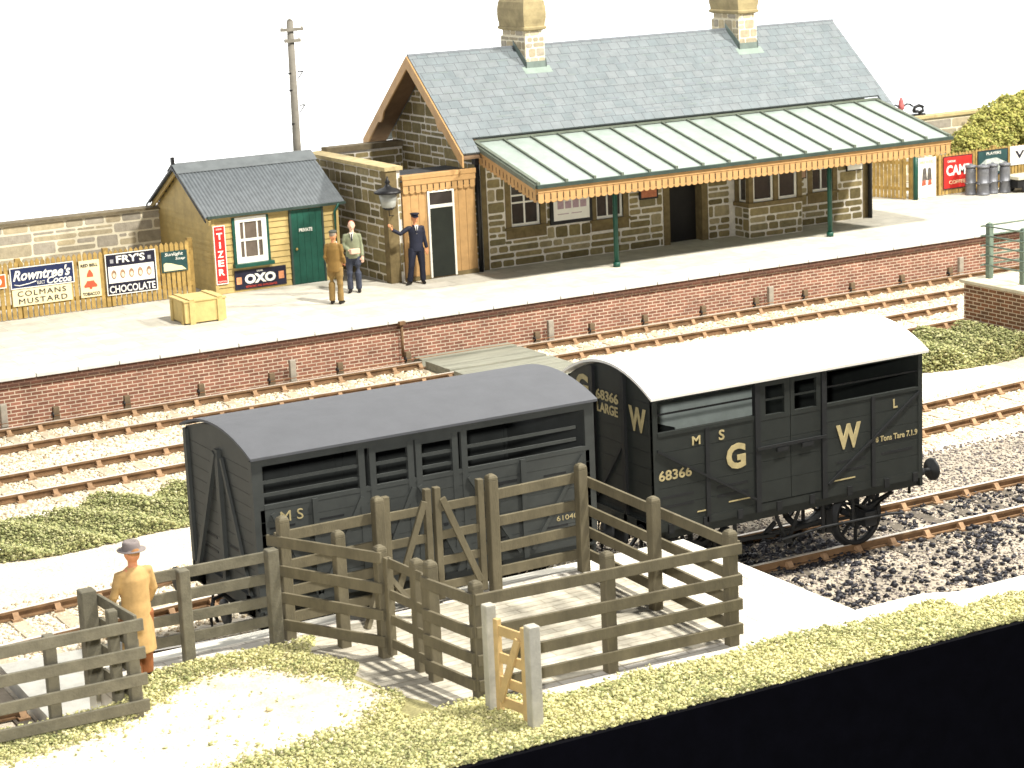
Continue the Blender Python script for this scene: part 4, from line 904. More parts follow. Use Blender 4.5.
def churn():
    t = thing('milk_churn', (41.95, 47.75, PZ), 'steel milk churn standing leftmost in front of the red sign', 'milk churn', 'milk churns by the palings'); c = (41.95, 47.75, PZ)
    a = MB(); a.lathe(c, [(.165, 0), (.17, .04), (.158, .05), (.155, .1), (.15, .30), (.158, .305), (.158, .325), (.15, .33), (.148, .58), (.155, .60), (.14, .66), (.135, .70)], 16); a.build('body', M_churn, t)
    a = MB(); a.lathe(c, [(.16, .70), (.165, .73), (.16, .755), (.08, .77), (.05, .775), (.04, .80), (.01, .80)], 16); a.build('lid', M_churn, t)
    for sgn in (-1, 1):
        a = MB(); a.tube([(c[0] + sgn * .15, c[1] - .05, PZ + .28), (c[0] + sgn * .2, c[1] - .08, PZ + .31), (c[0] + sgn * .2, c[1] + .02, PZ + .31), (c[0] + sgn * .15, c[1] + .03, PZ + .28)], .014, 6); a.build('handle', M_churn, t)
    return t
c0 = churn(); c0.scale = (1, 1, 1.12)
for (x, y, s_, lb) in ((42.15, 47.45, 1.12, 'widest steel milk churn, second from the left of the row'), (42.55, 47.5, 1.0, 'steel milk churn third from the left of the row'), (42.9, 47.38, 1.03, 'steel milk churn at the right end of the row')):
    c = copy_tree(c0); c.location = (x, y, PZ); c.scale = (s_, s_, 1.12); c['label'] = lb
tr = thing('platform_trolley', (43.6, 47.2, PZ), 'low black platform trolley with a pale deck at the right edge', 'trolley')
a = MB(); a.box((42.98, 46.9, 1.30), (45.2, 47.6, 1.38)); a.build('deck', pm('trolley_deck', (.55, .52, .40), .1, 4, .8), tr)
a = MB(); a.box((43.0, 46.95, 1.06), (45.18, 47.55, 1.299)); a.build('chassis', M_black, tr)
for xx in (43.3, 44.9):
    for yy in (46.93, 47.5): a = MB(); a.lathe((xx, yy, 1.04), [(.12, 0), (.13, .01), (.13, .05), (.12, .06)], 14, ax='y'); a.build('wheel', M_black, tr)
# pole behind the hut
po = thing('telegraph_pole', (22.7, 51.5, PZ), 'tall grey timber telegraph pole with two short cross arms behind the hut', 'pole')
a = MB(); a.tube([(22.7, 51.5, PZ), (22.74, 51.5, 7.0)], [.12, .085], 10); a.lathe((22.74, 51.5, 7.0), [(.085, 0), (.0, .07)], 8); a.build('post', M_pole, po)
for z, w_ in ((6.78, .31), (6.50, .22)):
    a = MB(); a.box((22.74 - w_, 51.36, z - .04), (22.74 + w_, 51.43, z + .04)); ao = a.build('cross_arm', M_pole, po)
    for sgn in (-1, 1): b2 = MB(); b2.lathe((22.74 + sgn * (w_ - .04), 51.39, z + .04), [(.02, 0), (.03, .03), (.03, .06), (.01, .09)], 8); b2.build('insulator', M_wenam, ao)
for z, sg in ((5.65, 1), (4.8, 1), (5.68, -1), (5.25, -1), (4.4, -1)):
    a = MB(); x = 22.74 + sg * .09
    if sg > 0: a.bar((x, 51.42, z + .06), (x + .16, 51.42, z + .06), .03, .03); a.bar((x, 51.42, z - .12), (x + .14, 51.42, z + .05), .02, .02)
    else: a.bar((x, 51.42, z), (x - .08, 51.42, z), .03, .04)
    a.build('step_iron', M_black, po)
# ornamental ironwork seen over the canopy end
fo = thing('iron_fitting', (40.4, 49.3, PZ), 'red and black iron fitting with curved arms above the canopy end', 'ironwork')
a = MB(); a.tube([(40.45, 49, PZ), (40.45, 49, 3.35)], .04, 8); a.build('post', M_black, fo)
a = MB(); a.lathe((40.45, 49, 0), [(.015, 3.34), (.09, 3.42), (.085, 3.5), (.07, 3.62), (.03, 3.74)], 10); a.build('finial', pm('faded_red', (.42, .12, .12), .3, 9), fo)
a = MB()
for sgn in (-1, 1): a.tube([(40.45 + sgn * .06, 49, 3.47), (40.45 + sgn * .2, 49, 3.54), (40.45 + sgn * .32, 49, 3.52), (40.45 + sgn * .42, 49, 3.45)], .028, 6)
a.build('arm', M_black, fo)
a = MB(); a.box((40.75, 49, 3.17), (41.35, 49.1, 3.22)); a.lathe((41.05, 49.05, 3.25), [(.1, 0), (.12, .04), (.05, .08)], 8); a.tube([(40.9, 49, 3.3), (40.95, 49, 3.42), (41.1, 49, 3.46), (41.25, 49, 3.4), (41.25, 49, 3.3), (41.1, 49, 3.25)], .05, 6); a.bar((40.45, 49.05, 3.19), (40.76, 49.05, 3.19), .04, .04); a.build('valve', M_black, fo)

# stubs and marker posts along the foot of the platform wall
xs = [(11.83, 1), (12.88, 0), (14.39, 0), (16.02, 0), (17.62, 0), (18.14, 1), (19.22, 0), (20.87, 0), (24.15, 0), (24.55, 1), (25.61, 0), (27.07, 0), (28.71, 0), (30.25, 0), (30.72, 1), (31.71, 0), (33.15, 0), (34.72, 0), (36.27, 0), (36.67, 1)]
stub0 = post0 = None
names = {11.83: 'tall concrete marker nearest the left edge, under the platform wall', 18.14: 'tall concrete marker against the wall below the packing crate', 24.55: 'tall concrete marker just right of the plank crossing', 30.72: 'tall concrete marker above the white wagon roof', 36.67: 'tall concrete marker by the brick pier'}
order = ['leftmost', 'second from left', 'third from left', 'fourth from left', 'fifth from left', 'sixth from left', 'seventh, at the drain by the crossing', 'first right of the crossing', 'second right of the crossing', 'third right of the crossing', 'fourth right of the crossing', 'fifth right of the crossing', 'sixth right of the crossing', 'third from right', 'second from right', 'rightmost']
si = 0
for x, tall in xs:
    if tall:
        if post0 is None:
            post0 = thing('marker_post', (x, 42.1, -.17), names[x], 'post', 'concrete markers along the platform wall'); a = MB(); a.box((x - .07, 42.06, -.2), (x + .07, 42.16, .42)); a.build('post', pm('concrete_marker', (.30, .27, .22), .2, 6, .85), post0, bevel=.015); o = post0
        else: o = copy_tree(post0); o.location.x = x
        o['label'] = names[x]
    else:
        if stub0 is None:
            stub0 = thing('signal_wire_stake', (x, 42.05, -.17), 'x', 'stake', 'wire stakes along the platform wall'); a = MB(); a.prism([(-.08, -.2), (.08, -.2), (.06, .22), (-.06, .22)], (x, 42.0, 0), X_, Z_, (0, .1, 0)); a.build('stake', M_stub, stub0, bevel=.01)
            a = MB(); a.lathe((x - .09, 42.03, .06), [(.06, 0), (.06, .03)], 10, ax='x'); a.build('pulley', M_black, stub0); o = stub0
        else: o = copy_tree(stub0); o.location.x = x
        o['label'] = 'short brown wire stake below the platform wall, ' + order[si]; si += 1
wr = MB(); wr.tube([(9, 42.0, .04), (41, 42.0, .05)], .008, 5); tag(wr.build('signal_wire', pm('rust_wire', (.30, .14, .06), .2, 5)), 'thin rusty signal wire strung along the foot of the platform wall', 'wire')
dp = MB(); dp.tube([(20.83, 42.2, PZ - .08), (20.83, 42.2, .08)], .035, 8); dp.box((20.76, 42.13, PZ - .1), (20.9, 42.24, PZ - .03)); tag(dp.build('drainpipe', M_rail), 'rusty drainpipe down the brick platform wall beside the crossing', 'drainpipe')

# ------------------------------------------------------------------ brick pier of the opposite platform
pr_ = thing('brick_pier', (31.8, 34, 0), 'brown brick end of the opposite platform with pale stone top', 'platform end')
a = MB(); a.box((31.82, 24, GZ), (45, 36.42, 1.14)); a.build('wall', M_brick2, pr_)
a = MB(); a.box((31.74, 24, 1.141), (45, 36.5, 1.215)); a.build('coping', pm('pier_coping', (.50, .45, .34), .15, 4, .85, .2), pr_, bevel=.01)
a = MB(); a.box((32.1, 24, 1.2155), (45, 36.2, 1.222)); a.build('paving', M_sand, pr_)
rl = thing('railing', (32.3, 36.1, 1.22), 'sage green five bar railing on top of the brick pier', 'railing')
for (x, y) in ((32.28, 36.12), (32.28, 35.05), (32.28, 33.9), (34.2, 36.12)):
    a = MB(); a.box((x - .06, y - .06, 1.21), (x + .06, y + .06, 2.42)); a.lathe((x, y, 2.42), [(.075, 0), (.05, .03), (0, .05)], 8); a.build('post', M_sagerail, rl)
for i in range(5):
    z = 1.52 + i * .215; a = MB(); a.tube([(32.2, 36.25, z), (32.2, 33, z)], .02, 6); a.tube([(32.1, 36.2, z), (37, 36.2, z)], .02, 6); a.build('rail', M_sagerail, rl)

# bush beyond the right palings
def bush(name, lumps, mat, label, cat, n, seed, trunk):
    t = thing(name, (lumps[0][0], lumps[0][1], PZ), label, cat); rb = np.random.default_rng(seed); pts = []
    for (x, y, z, r) in lumps:
        m_ = int(n * r * r); d = rb.normal(size=(m_, 3)); d /= np.linalg.norm(d, axis=1)[:, None]
        rad = r * (1 + .13 * np.sin(d[:, 0] * 7 + x) * np.sin(d[:, 2] * 6 + y) + .1 * np.sin(d[:, 1] * 11)) * rb.uniform(.72, 1.06, m_)
        pts.append(np.array([x, y, z]) + d * rad[:, None] * np.array([1, 1, .85]))
    P = np.concatenate(pts); P = P[P[:, 2] > PZ]
    o = scatter('foliage', mat, P, .02, .048, seed, squash=.9, kind=None, sp=(.2, 1.9)); me = o.data
    co = np.empty(len(me.vertices) * 3); me.vertices.foreach_get('co', co); co = co.reshape(-1, 3) - np.array(t.location); me.vertices.foreach_set('co', co.ravel()); o.parent = t
    a = MB()
    for (x, y, z, r) in lumps: a.tube([(lumps[0][0], lumps[0][1], PZ - .1), ((x + lumps[0][0]) / 2, y, (PZ + z) / 2), (x, y, z)], [.09, .06, .02], 6)
    a.build('stem', M_stub, t)
bush('bush', [(44.3, 49.7, 1.9, .85), (44.9, 49.9, 2.45, .75), (45.8, 50.0, 2.6, .85), (43.6, 49.6, 1.9, .7), (46.3, 49.8, 2.1, .9)], M_bush, 'big yellow green bush rising behind the palings and churns', 'bush', 8000, 3, None)
bush('bush', [(47.3, 50.1, 2.9, .95), (48.4, 50.2, 3.1, 1.1), (47.6, 49.6, 2.0, 1.0)], M_bush, 'taller bush at the right edge, behind the first bush', 'bush', 6000, 4, None)

# ------------------------------------------------------------------ cattle wagons
def arc_roof(mb, x0, x1, yc, hw, ze, rise, th=.05, n=14):
    o = len(mb.V)
    for x in (x0, x1):
        for t in (0, th):
            for i in range(n + 1):
                f = -1 + 2 * i / n; mb.V.append((x, yc + f * (hw + t * .1), ze + rise * (1 - f * f) + t))
    k = n + 1
    for i in range(n):
        mb.face((o + i, o + i + 1, o + 2 * k + i + 1, o + 2 * k + i)); mb.face((o + k + i, o + 3 * k + i, o + 3 * k + i + 1, o + k + i + 1), 0, .5, False)
        mb.face((o + i, o + k + i, o + k + i + 1, o + i + 1)); mb.face((o + 2 * k + i, o + 2 * k + i + 1, o + 3 * k + i + 1, o + 3 * k + i))
    mb.face((o, o + 2 * k, o + 3 * k, o + k)); mb.face((o + n, o + k + n, o + 3 * k + n, o + 2 * k + n))
def planks(mb, x0, x1, z0, z1, y, s, pitch=.17, th=.04, mi=0, gp=.0025):
    k = max(1, round((z1 - z0) / pitch)); h = (z1 - z0) / k
    for i in range(k): mb.box((x0, y, z0 + i * h + gp), (x1, y + s * th, z0 + (i + 1) * h - gp), mi)
    mb.box((x0, y + s * .012, z0), (x1, y + s * (th - .004), z1), mi)
def end_poly(yc, hw, z0, ze, rise, n=10):
    return [(yc - hw, z0), (yc + hw, z0)] + [(yc + hw * f, ze + rise * (1 - f * f)) for f in [1 - 2 * i / n for i in range(n + 1)]]
def underframe(t, x0, x1, yc, hw, mat, z=1.0, wb=3.0):
    xc = (x0 + x1) / 2
    for s in (-1, 1):
        a = MB(); a.box((x0 + .04, yc + s * (hw - .08), z - .14), (x1 - .04, yc + s * (hw - .2), z + .0)); a.build('solebar', mat, t)
        for w in (-1, 1):
            xw = xc + w * wb / 2; y = yc + s * (hw - .28)
            a = MB(); a.box((xw - .13, y - .01, .30), (xw - .09, y + .02, z - .14)); a.box((xw + .09, y - .01, .30), (xw + .13, y + .02, z - .14)); a.bar((xw - .3, y, z - .14), (xw - .1, y, .34), .02, .05); a.bar((xw + .3, y, z - .14), (xw + .1, y, .34), .02, .05)
            ai = a.build('axleguard', M_gwdark, t)
            a = MB(); a.box((xw - .11, yc + s * (hw - .27), .36), (xw + .11, yc + s * (hw - .1), .60)); a.build('axlebox', M_gwdark, t, bevel=.015)
            a = MB()
            for q in range(4): a.bar((xw - .48 + .09 * q, yc + s * (hw - .2), .80 - .035 * q), (xw, yc + s * (hw - .2), .66 - .035 * q), .08, .028); a.bar((xw + .48 - .09 * q, yc + s * (hw - .2), .80 - .035 * q), (xw, yc + s * (hw - .2), .66 - .035 * q), .08, .028)
            a.build('spring', M_gwdark, t)
            a = MB(); yw_ = yc + s * .66
            a.lathe((xw, yw_, .44), [(.485, -s * .035), (.44, -s * .03), (.44, s * .06), (.38, s * .06), (.38, -s * .035), (.485, -s * .035)], 28, ax='y', caps=False)
            for q in range(8):
                th_ = q * math.pi / 4; a.bar((xw, yw_ + .02, .44), (xw + .4 * math.cos(th_), yw_ + .02, .44 + .4 * math.sin(th_)), .03, .06, up=(0, 1, 0))
            a.lathe((xw, yw_ - .04, .44), [(.09, 0), (.09, .12)], 10, ax='y'); a.build('wheel', M_gwdark, t)
            if s > 0: b2 = MB(); b2.tube([(xw, yc - hw + .2, .44), (xw, yc + hw - .2, .44)], .06, 8); b2.build('axle', M_gwdark, t)
        # brake gear
        for xg in (xc + 1.18, xc - .98, xc + .62):
            a = MB(); a.box((xg - .025, yc + s * (hw - .13), .42), (xg + .025, yc + s * (hw - .10), z - .1)); a.box((xg - .025, yc + s * (hw - .22), .42), (xg + .025, yc + s * (hw - .13), .45)); a.build('lever_guard', M_gwdark, t)
        a = MB(); a.bar((xc - wb / 2 + .5, yc + s * .5, .40), (xc + wb / 2 - .5, yc + s * .5, .40), .05, .06); a.bar((xc - .12, yc + s * .5, .38), (xc + .12, yc + s * .5, .56), .05, .06); a.build('push_rod', M_gwdark, t)
        y = yc + s * (hw - .16)
        a = MB(); a.bar((xc - .22, y, z - .14), (xc - .02, y, .42), .03, .05); a.bar((xc + .22, y, z - .14), (xc + .02, y, .42), .03, .05); a.box((xc - .06, y - .03, .38), (xc + .06, y + .03, .48)); a.build('brake_hanger', M_gwdark, t)
        a = MB(); a.tube([(xc - .15, y + s * .05, .46), (xc + .6, y + s * .06, .52), (xc + 1.9, y + s * .06, .50), (xc + 2.15, y + s * .06, .46)], .022, 6); a.build('brake_lever', M_gwdark, t)
        for w in (-1, 1):
            a = MB(); a.box((xc + w * (wb / 2 - .62), yc + s * .6, .30), (xc + w * (wb / 2 - .52), yc + s * .74, .66)); a.bar((xc + w * (wb / 2 - .56), yc + s * .66, .5), (xc + w * .05, yc + s * .72, .44), .03, .05); a.bar((xc + w * (wb / 2 - .56), yc + s * .66, .6), (xc + w * (wb / 2 - .56), yc + s * .66, z - .1), .03, .05); a.build('brake_shoe', M_gwdark, t)
        for (xe, w) in ((x0, -1), (x1, 1)):
            a = MB(); yb_ = yc + s * .86
            a.box((xe - .01 if w > 0 else xe + .01, yb_ - .14, z - .13), (xe + w * .05, yb_ + .14, z + .13)); a.lathe((xe, yb_, z), [(.09, w * .05), (.07, w * .22), (.035, w * .23), (.035, w * .38), (.17, w * .39), (.18, w * .43), (.12, w * .45)], 16, ax='x')
            a.build('buffer', M_gwdark, t)
    for (xe, w) in ((x0, -1), (x1, 1)):
        a = MB(); a.box((xe, yc - hw + .05, z - .15), (xe + w * .05, yc + hw - .05, z + .14)); a.build('headstock', mat, t)
        a = MB(); a.tube([(xe + w * .05, yc, z), (xe + w * .25, yc, z + .02), (xe + w * .3, yc, z + .08)], .03, 6); a.tube([(xe + w * .24, yc, z), (xe + w * .26, yc, z - .2), (xe + w * .2, yc, z - .42)], .025, 6); a.build('coupling_hook', M_gwdark, t)
        a = MB(); a.tube([(xe + w * .05, yc - .3, z - .1), (xe + w * .2, yc - .3, z + .05), (xe + w * .36, yc - .32, z + .02), (xe + w * .42, yc - .33, z - .2), (xe + w * .4, yc - .34, z - .5)], .03, 8); a.build('brake_hose', M_gwdark, t)

# grey wagon
gx0, gx1, gyc, ghw, gze = 10.42, 15.46, 26.39, 1.19, 3.04
lm = thing('cattle_wagon', (gx0, gyc, 0), 'all grey cattle wagon with slatted openings, on the left behind the pen', 'railway wagon')
OP = [(10.52, 2.42, 11.88, 2.93), (12.14, 2.40, 12.60, 2.86), (12.82, 2.40, 13.27, 2.86), (13.50, 2.41, 15.22, 2.95)]
for s, nm in ((-1, 'side'), (1, 'side')):
    y = gyc + s * ghw; q = -s
    a = MB(); planks(a, gx0 + .04, gx1 - .04, 1.02, 2.36, y, q)
    a.box((gx0, y - s * .0, .98), (gx0 + .1, y + q * .06, gze)); a.box((gx1 - .1, y, .98), (gx1, y + q * .06, gze)); a.box((gx0 + .1, y - q * .004, 2.36), (gx1 - .1, y + q * .05, 2.42)); a.box((gx0 + .1, y - q * .004, 2.94), (gx1 - .1, y + q * .05, gze))
    for xx in (11.88, 12.04, 12.60, 12.72, 13.27, 13.41): a.box((xx, y - q * .006, 1.0), (xx + .09, y + q * .05, 2.94))
    a.box((12.13, y, 2.86), (12.6, y + q * .04, 2.939)); a.box((12.81, y, 2.86), (13.27, y + q * .04, 2.939))
    so = a.build(nm, M_lms, lm)
    a = MB()
    for (o0, z0, o1, z1) in OP:
        for zz in (z0 + .13, z0 + .30): a.box((o0, y + q * .01, zz - .022), (o1, y + q * .04, zz + .022))
    a.build('slat', M_lms, so)
    a = MB(); yb_ = y - q * .02
    for (p0, p1) in (((10.62, 2.3), (11.2, 1.1)), ((11.9, 2.3), (11.25, 1.1)), ((13.5, 2.3), (14.25, 1.1)), ((15.3, 2.3), (14.45, 1.1)), ((12.08, 1.15), (12.66, 2.3)), ((13.3, 1.15), (12.75, 2.3))): a.bar((p0[0], yb_, p0[1]), (p1[0], yb_, p1[1]), .03, .06, up=(0, 0, 1))
    for xx in (11.22, 14.34): a.box((xx - .04, yb_ - .015, 1.0), (xx + .04, yb_ + .015, 2.4))
    a.build('brace', M_lms, so)
    a = MB()
    for xx in (10.75, 11.45, 13.85, 14.85):
        for zz in (1.35, 1.6, 2.1): a.box((xx - .18, y - q * .003, zz - .014), (xx + .18, y + q * .01, zz + .014))
    for (x0_, z0_) in ((12.1, 1.7), (12.86, 1.7), (13.95, 2.12)): a.box((x0_, y - q * .004, z0_ - .02), (x0_ + .3, y + q * .01, z0_ + .02))
    split_parts(a.build('vent_slot', M_gwdark, so))
for xe, w in ((gx0, -1), (gx1, 1)):
    a = MB(); a.prism(end_poly(gyc, ghw - .01, .99, gze - .01, .21), (xe, 0, 0), Y_, Z_, (-w * .05, 0, 0))
    eo = a.build('end_panel', M_lms, lm)
    a = MB(); xb = xe + w * .03
    a.bar((xb, gyc, 1.0), (xb, gyc, 2.95), .06, .11, up=(0, 1, 0)); a.bar((xb + w * .02, gyc + .05, 2.9), (xb + w * .02, gyc + .95, 1.1), .05, .09, up=(0, 1, 0)); a.bar((xb, gyc - .12, 2.85), (xb, gyc - .85, 1.1), .04, .06, up=(0, 1, 0))
    a.box((xe, gyc + ghw - .1, 1.0), (xe + w * .05, gyc + ghw, gze - .02)); a.box((xe, gyc - ghw, 1.0), (xe + w * .05, gyc - ghw + .1, gze - .02)); a.build('brace', M_lms, eo)
    a = MB()
    for zz in (1.45, 1.65): a.box((xe - .0, gyc + .3, zz - .015), (xe + w * .008, gyc + .75, zz + .015)); a.box((xe, gyc - .65, zz - .015), (xe + w * .008, gyc - .15, zz + .015))
    split_parts(a.build('vent_slot', M_gwdark, eo)); a = MB()
    for zz in [1.0 + .17 * i for i in range(12)]: a.box((xe, gyc - ghw + .1, zz - .003), (xe + w * .003, gyc + ghw - .1, zz + .003))
    a.build('board_gap', M_gwdark, eo)
a = MB(); a.box((gx0 + .05, gyc - ghw + .06, 1.0), (gx1 - .05, gyc + ghw - .06, 1.06)); a.build('floor', M_lmsin, lm)
a = MB(); arc_roof(a, gx0 - .07, gx1 + .09, gyc, ghw + .05, gze, .24, .035); ro = a.build('roof', M_lmsroof, lm)
text('M S', (10.73, gyc - ghw - .004, 2.16), X_, Z_, .32, .14, M_letter, lm); text('61040', (14.85, gyc - ghw - .004, 1.42), X_, Z_, .34, .07, M_letter, lm)
underframe(lm, gx0, gx1, gyc, ghw, M_lms); lm.location.x -= .18

# dark wagon with white roof
wx0, wx1, wyc, whw, wze = 16.18, 21.04, 26.15, 1.13, 2.95
gw = thing('cattle_wagon', (wx0, wyc, 0), 'dark cattle wagon with white roof and cream letters G W', 'railway wagon')
for s in (-1, 1):
    y = wyc + s * whw; q = -s; a = MB()
    planks(a, wx0 + .03, 18.0, 1.12, 2.42, y, q, .26); planks(a, 19.15, wx1 - .03, 1.12, 2.40, y, q, .26)
    a.box((wx0, y - q * .004, 1.0), (wx1, y + q * .06, 1.12)); a.box((wx0, y - q * .006, 1.12), (wx0 + .08, y + q * .06, wze)); a.box((wx1 - .08, y - q * .006, 1.12), (wx1, y + q * .06, wze))
    a.box((wx0 + .08, y - q * .012, 2.40), (17.95, y + q * .05, 2.455)); a.box((19.2, y - q * .012, 2.385), (wx1 - .08, y + q * .05, 2.43)); a.box((wx0 + .08, y, 2.91), (wx1 - .08, y + q * .05, wze + .02))
    so = a.build('side', M_gw, gw)
    a = MB()
    for xx in (17.93, 19.13): a.box((xx, y - q * .03, 1.0), (xx + .09, y + q * .05, wze))
    for xx in (17.06, 20.06): a.box((xx, y - q * .02, 1.02), (xx + .07, y + q * .0, 2.42))
    yb_ = y - q * .018
    a.bar((16.24, yb_, 2.2), (17.94, yb_, 1.2), .03, .035); a.bar((20.98, yb_, 2.36), (19.25, yb_, 1.2), .03, .035)
    a.box((16.26, y + q * .02, 2.70), (17.93, y + q * .04, 2.725)); a.box((19.2, y + q * .02, 2.66), (wx1 - .08, y + q * .04, 2.685))
    for xx in (16.4, 17.0, 17.6, 18.3, 18.9, 19.6, 20.3, 20.85): a.box((xx, y - q * .02, .96), (xx + .09, y, 1.10))
    a.build('brace', M_gwdark, so)
    a = MB()
    for (xa, xb) in ((16.3, 16.85), (17.25, 17.8), (19.4, 19.95), (20.25, 20.85)):
        for zz in (1.5, 1.68 if xa > 20 else 1.36): a.box((xa, y - q * .003, zz - .02), (xb, y + q * .01, zz + .02))
    split_parts(a.build('vent_slot', M_gwdark, so))
    # doors
    for (da, db, wa, wb_) in ((18.03, 18.56, 18.12, 18.46), (18.57, 19.12, 18.64, 19.04)):
        a = MB(); planks(a, da, db, 1.13, 2.36, y - q * .01, q, .31, .035); a.box((da, y - q * .014, 2.36), (db, y + q * .04, 2.43)); a.box((da, y - q * .014, 2.86), (db, y + q * .04, 2.93)); a.box((da, y - q * .014, 2.43), (wa, y + q * .04, 2.86)); a.box((wb_, y - q * .014, 2.43), (db, y + q * .04, 2.86)); a.box((wa, y + q * .0, 2.64), (wb_, y + q * .03, 2.67))
        a.build('door', M_gw, gw)
    a = MB(); a.box((17.95, y - q * .045, 1.93), (19.2, y - q * .015, 1.975)); a.box((18.3, y - q * .05, 1.86), (18.5, y - q * .016, 1.92)); a.box((18.75, y - q * .05, 1.86), (18.95, y - q * .016, 1.92)); a.build('door_bar', M_gwdark, gw)
for xe, w in ((wx0, -1), (wx1, 1)):
    a = MB(); a.prism(end_poly(wyc, whw - .01, .99, wze - .01, .33), (xe, 0, 0), Y_, Z_, (-w * .05, 0, 0)); eo = a.build('end_panel', M_gw, gw)
    a = MB(); xb = xe + w * .02
    for yy in (wyc + .42, wyc - .42): a.box((xe, yy - .04, 1.0), (xe + w * .05, yy + .04, 3.2))
    a.bar((xb, wyc + .4, 1.2), (xb, wyc - .4, 2.2), .03, .04, up=(0, 1, 0)); a.bar((xb, wyc + 1.05, 2.2), (xb, wyc + .45, 1.2), .03, .04, up=(0, 1, 0)); a.build('brace', M_gwdark, eo)
    a = MB()
    for zz in [1.2 + .24 * i for i in range(8)]: a.box((xe, wyc - whw + .02, zz - .005), (xe + w * .004, wyc + whw - .02, zz + .005))
    a.build('board_gap', M_gwdark, eo)
a = MB(); a.box((wx0 + .06, wyc - whw + .07, 1.0), (wx1 - .06, wyc + whw - .07, 1.06)); a.build('floor', M_lmsin, gw)
a = MB(); a.prism([(16.5, 2.93), (20.2, 2.93), (20.2, 1.1), (18.1, 1.1), (18.0, 1.85), (16.9, 2.22), (16.5, 2.3)], (0, wyc + whw - .10, 0), X_, Z_, (0, .03, 0)); a.build('lining', M_gwin, gw)  # lower left cut on a slant, shaping the end wall's shadow into the lining
a = MB(); a.box((20.21, wyc + whw - .10, 1.1), (wx1 - .1, wyc + whw - .07, 2.93)); a.box((19.6, wyc + .2, 1.1), (19.64, wyc + whw - .11, 2.95)); a.build('lining', M_gw, gw)
a = MB(); arc_roof(a, wx0 - .06, wx1 + .07, wyc, whw + .07, wze, .35, .04); a.build('roof', M_gwroof, gw)
yl = wyc - whw - .004
text('G', (17.42, yl - .004, 1.72), X_, Z_, .34, .38, M_letter, gw, bold=.04); text('W', (19.4, yl - .004, 1.69), X_, Z_, .46, .38, M_letter, gw, bold=.04)
text('68366', (16.26, yl, 1.75), X_, Z_, .56, .15, M_letter, gw, bold=.02); text('M', (16.84, yl, 2.19), X_, Z_, .14, .13, M_letter, gw, bold=.02); text('S', (17.3, yl, 2.19), X_, Z_, .10, .15, M_letter, gw, bold=.02); text('L', (20.48, yl, 2.17), X_, Z_, .08, .14, M_letter, gw, bold=.02)
text('8 Tons Tare 7.1.9', (20.14, yl, 1.69), X_, Z_, .80, .09, M_letter, gw, bold=.02)
ln_ = MB(); ln_.box((16.9, yl - .003, 1.19), (17.05, yl, 1.21)); ln_.box((17.45, yl - .003, 1.24), (17.85, yl, 1.26)); ln_.box((19.3, yl - .003, 1.22), (19.75, yl, 1.24)); ln_.build('lettering', M_letter, gw)
xe = wx0 - .006; U = (0, -1, 0)
text('68366', (xe, 26.5, 2.72), U, Z_, .60, .15, M_letter, gw, bold=.02); text('LARGE', (xe, 26.48, 2.53), U, Z_, .56, .15, M_letter, gw, bold=.02); text('W', (xe, 25.62, 2.42), U, Z_, .44, .36, M_letter, gw, bold=.04); text('G', (xe, 27.05, 2.66), U, Z_, .34, .36, M_letter, gw, bold=.04)
underframe(gw, wx0, wx1, wyc, whw, M_gw, wb=3.05)

# ------------------------------------------------------------------ cattle pen and fences
def post(t, x, y, z0, h, w=.13, mat=None, rnd=True):
    a = MB(); q = w / 2; mat = mat or M_pen
    a.box((x - q, y - q, z0 - .05), (x + q, y + q, z0 + h - .06))
    vs = []; fs = []; pr = [(1, 0), (.97, .03), (.8, .055), (.4, .075)] if rnd else [(1, 0), (.9, .012)]
    for s, dz in pr: vs += [(x - q * s, y - q * s, z0 + h - .06 + dz), (x + q * s, y - q * s, z0 + h - .06 + dz), (x + q * s, y + q * s, z0 + h - .06 + dz), (x - q * s, y + q * s, z0 + h - .06 + dz)]
    for i in range(len(pr) - 1):
        for k in range(4): fs.append((4 * i + k, 4 * i + (k + 1) % 4, 4 * i + 4 + (k + 1) % 4, 4 * i + 4 + k))
    fs.append(tuple(4 * (len(pr) - 1) + k for k in range(4))); a.add(vs, fs)
    return a.build('post', mat, t, bevel=.012)
def rails(t, p, q, hs, off=(0, 0), z0=.9, ext=(.06, .06), hh=.14, tk=.045, mat=None, jit=.012):
    p = Vector((p[0] + off[0], p[1] + off[1], 0)); q = Vector((q[0] + off[0], q[1] + off[1], 0)); d = (q - p).normalized()
    for h in hs:
        a = MB(); j = random.uniform(-jit, jit); k = random.uniform(-jit, jit)
        a.bar(p - d * ext[0] + Vector((0, 0, z0 + h + j)), q + d * ext[1] + Vector((0, 0, z0 + h + k)), tk, hh); a.build('rail', mat or M_pen, t, bevel=.008)
DZ = .9; HS = [.21, .52, .84, 1.24]
pn_ = thing('cattle_pen', (12.8, 22.7, DZ), 'brown timber cattle pen of posts and four rails on the paved dock', 'cattle pen')
for (x, y, h) in ((10.2, 24.32, 1.6), (10.63, 23.62, 1.5), (10.88, 22.98, 1.42), (11.02, 22.28, 1.4), (11.0, 21.88, 1.48), (11.13, 21.02, 1.43), (14.64, 24.46, 1.5), (14.52, 22.49, 1.5), (14.54, 20.84, 1.45), (12.84, 20.92, 1.48), (11.55, 24.38, 1.6), (13.24, 24.42, 1.6)): post(pn_, x, y, DZ, h, .14)
HB = [.23, .57, .92, 1.30]
rails(pn_, (10.2, 24.38), (11.55, 24.42), HB, (0, .09)); rails(pn_, (13.24, 24.42), (14.64, 24.46), HB, (0, .09))
rails(pn_, (14.66, 24.5), (14.54, 20.84), HS, (.09, 0)); rails(pn_, (14.62, 20.84), (11.12, 21.02), HS, (0, -.09), ext=(.02, .05))
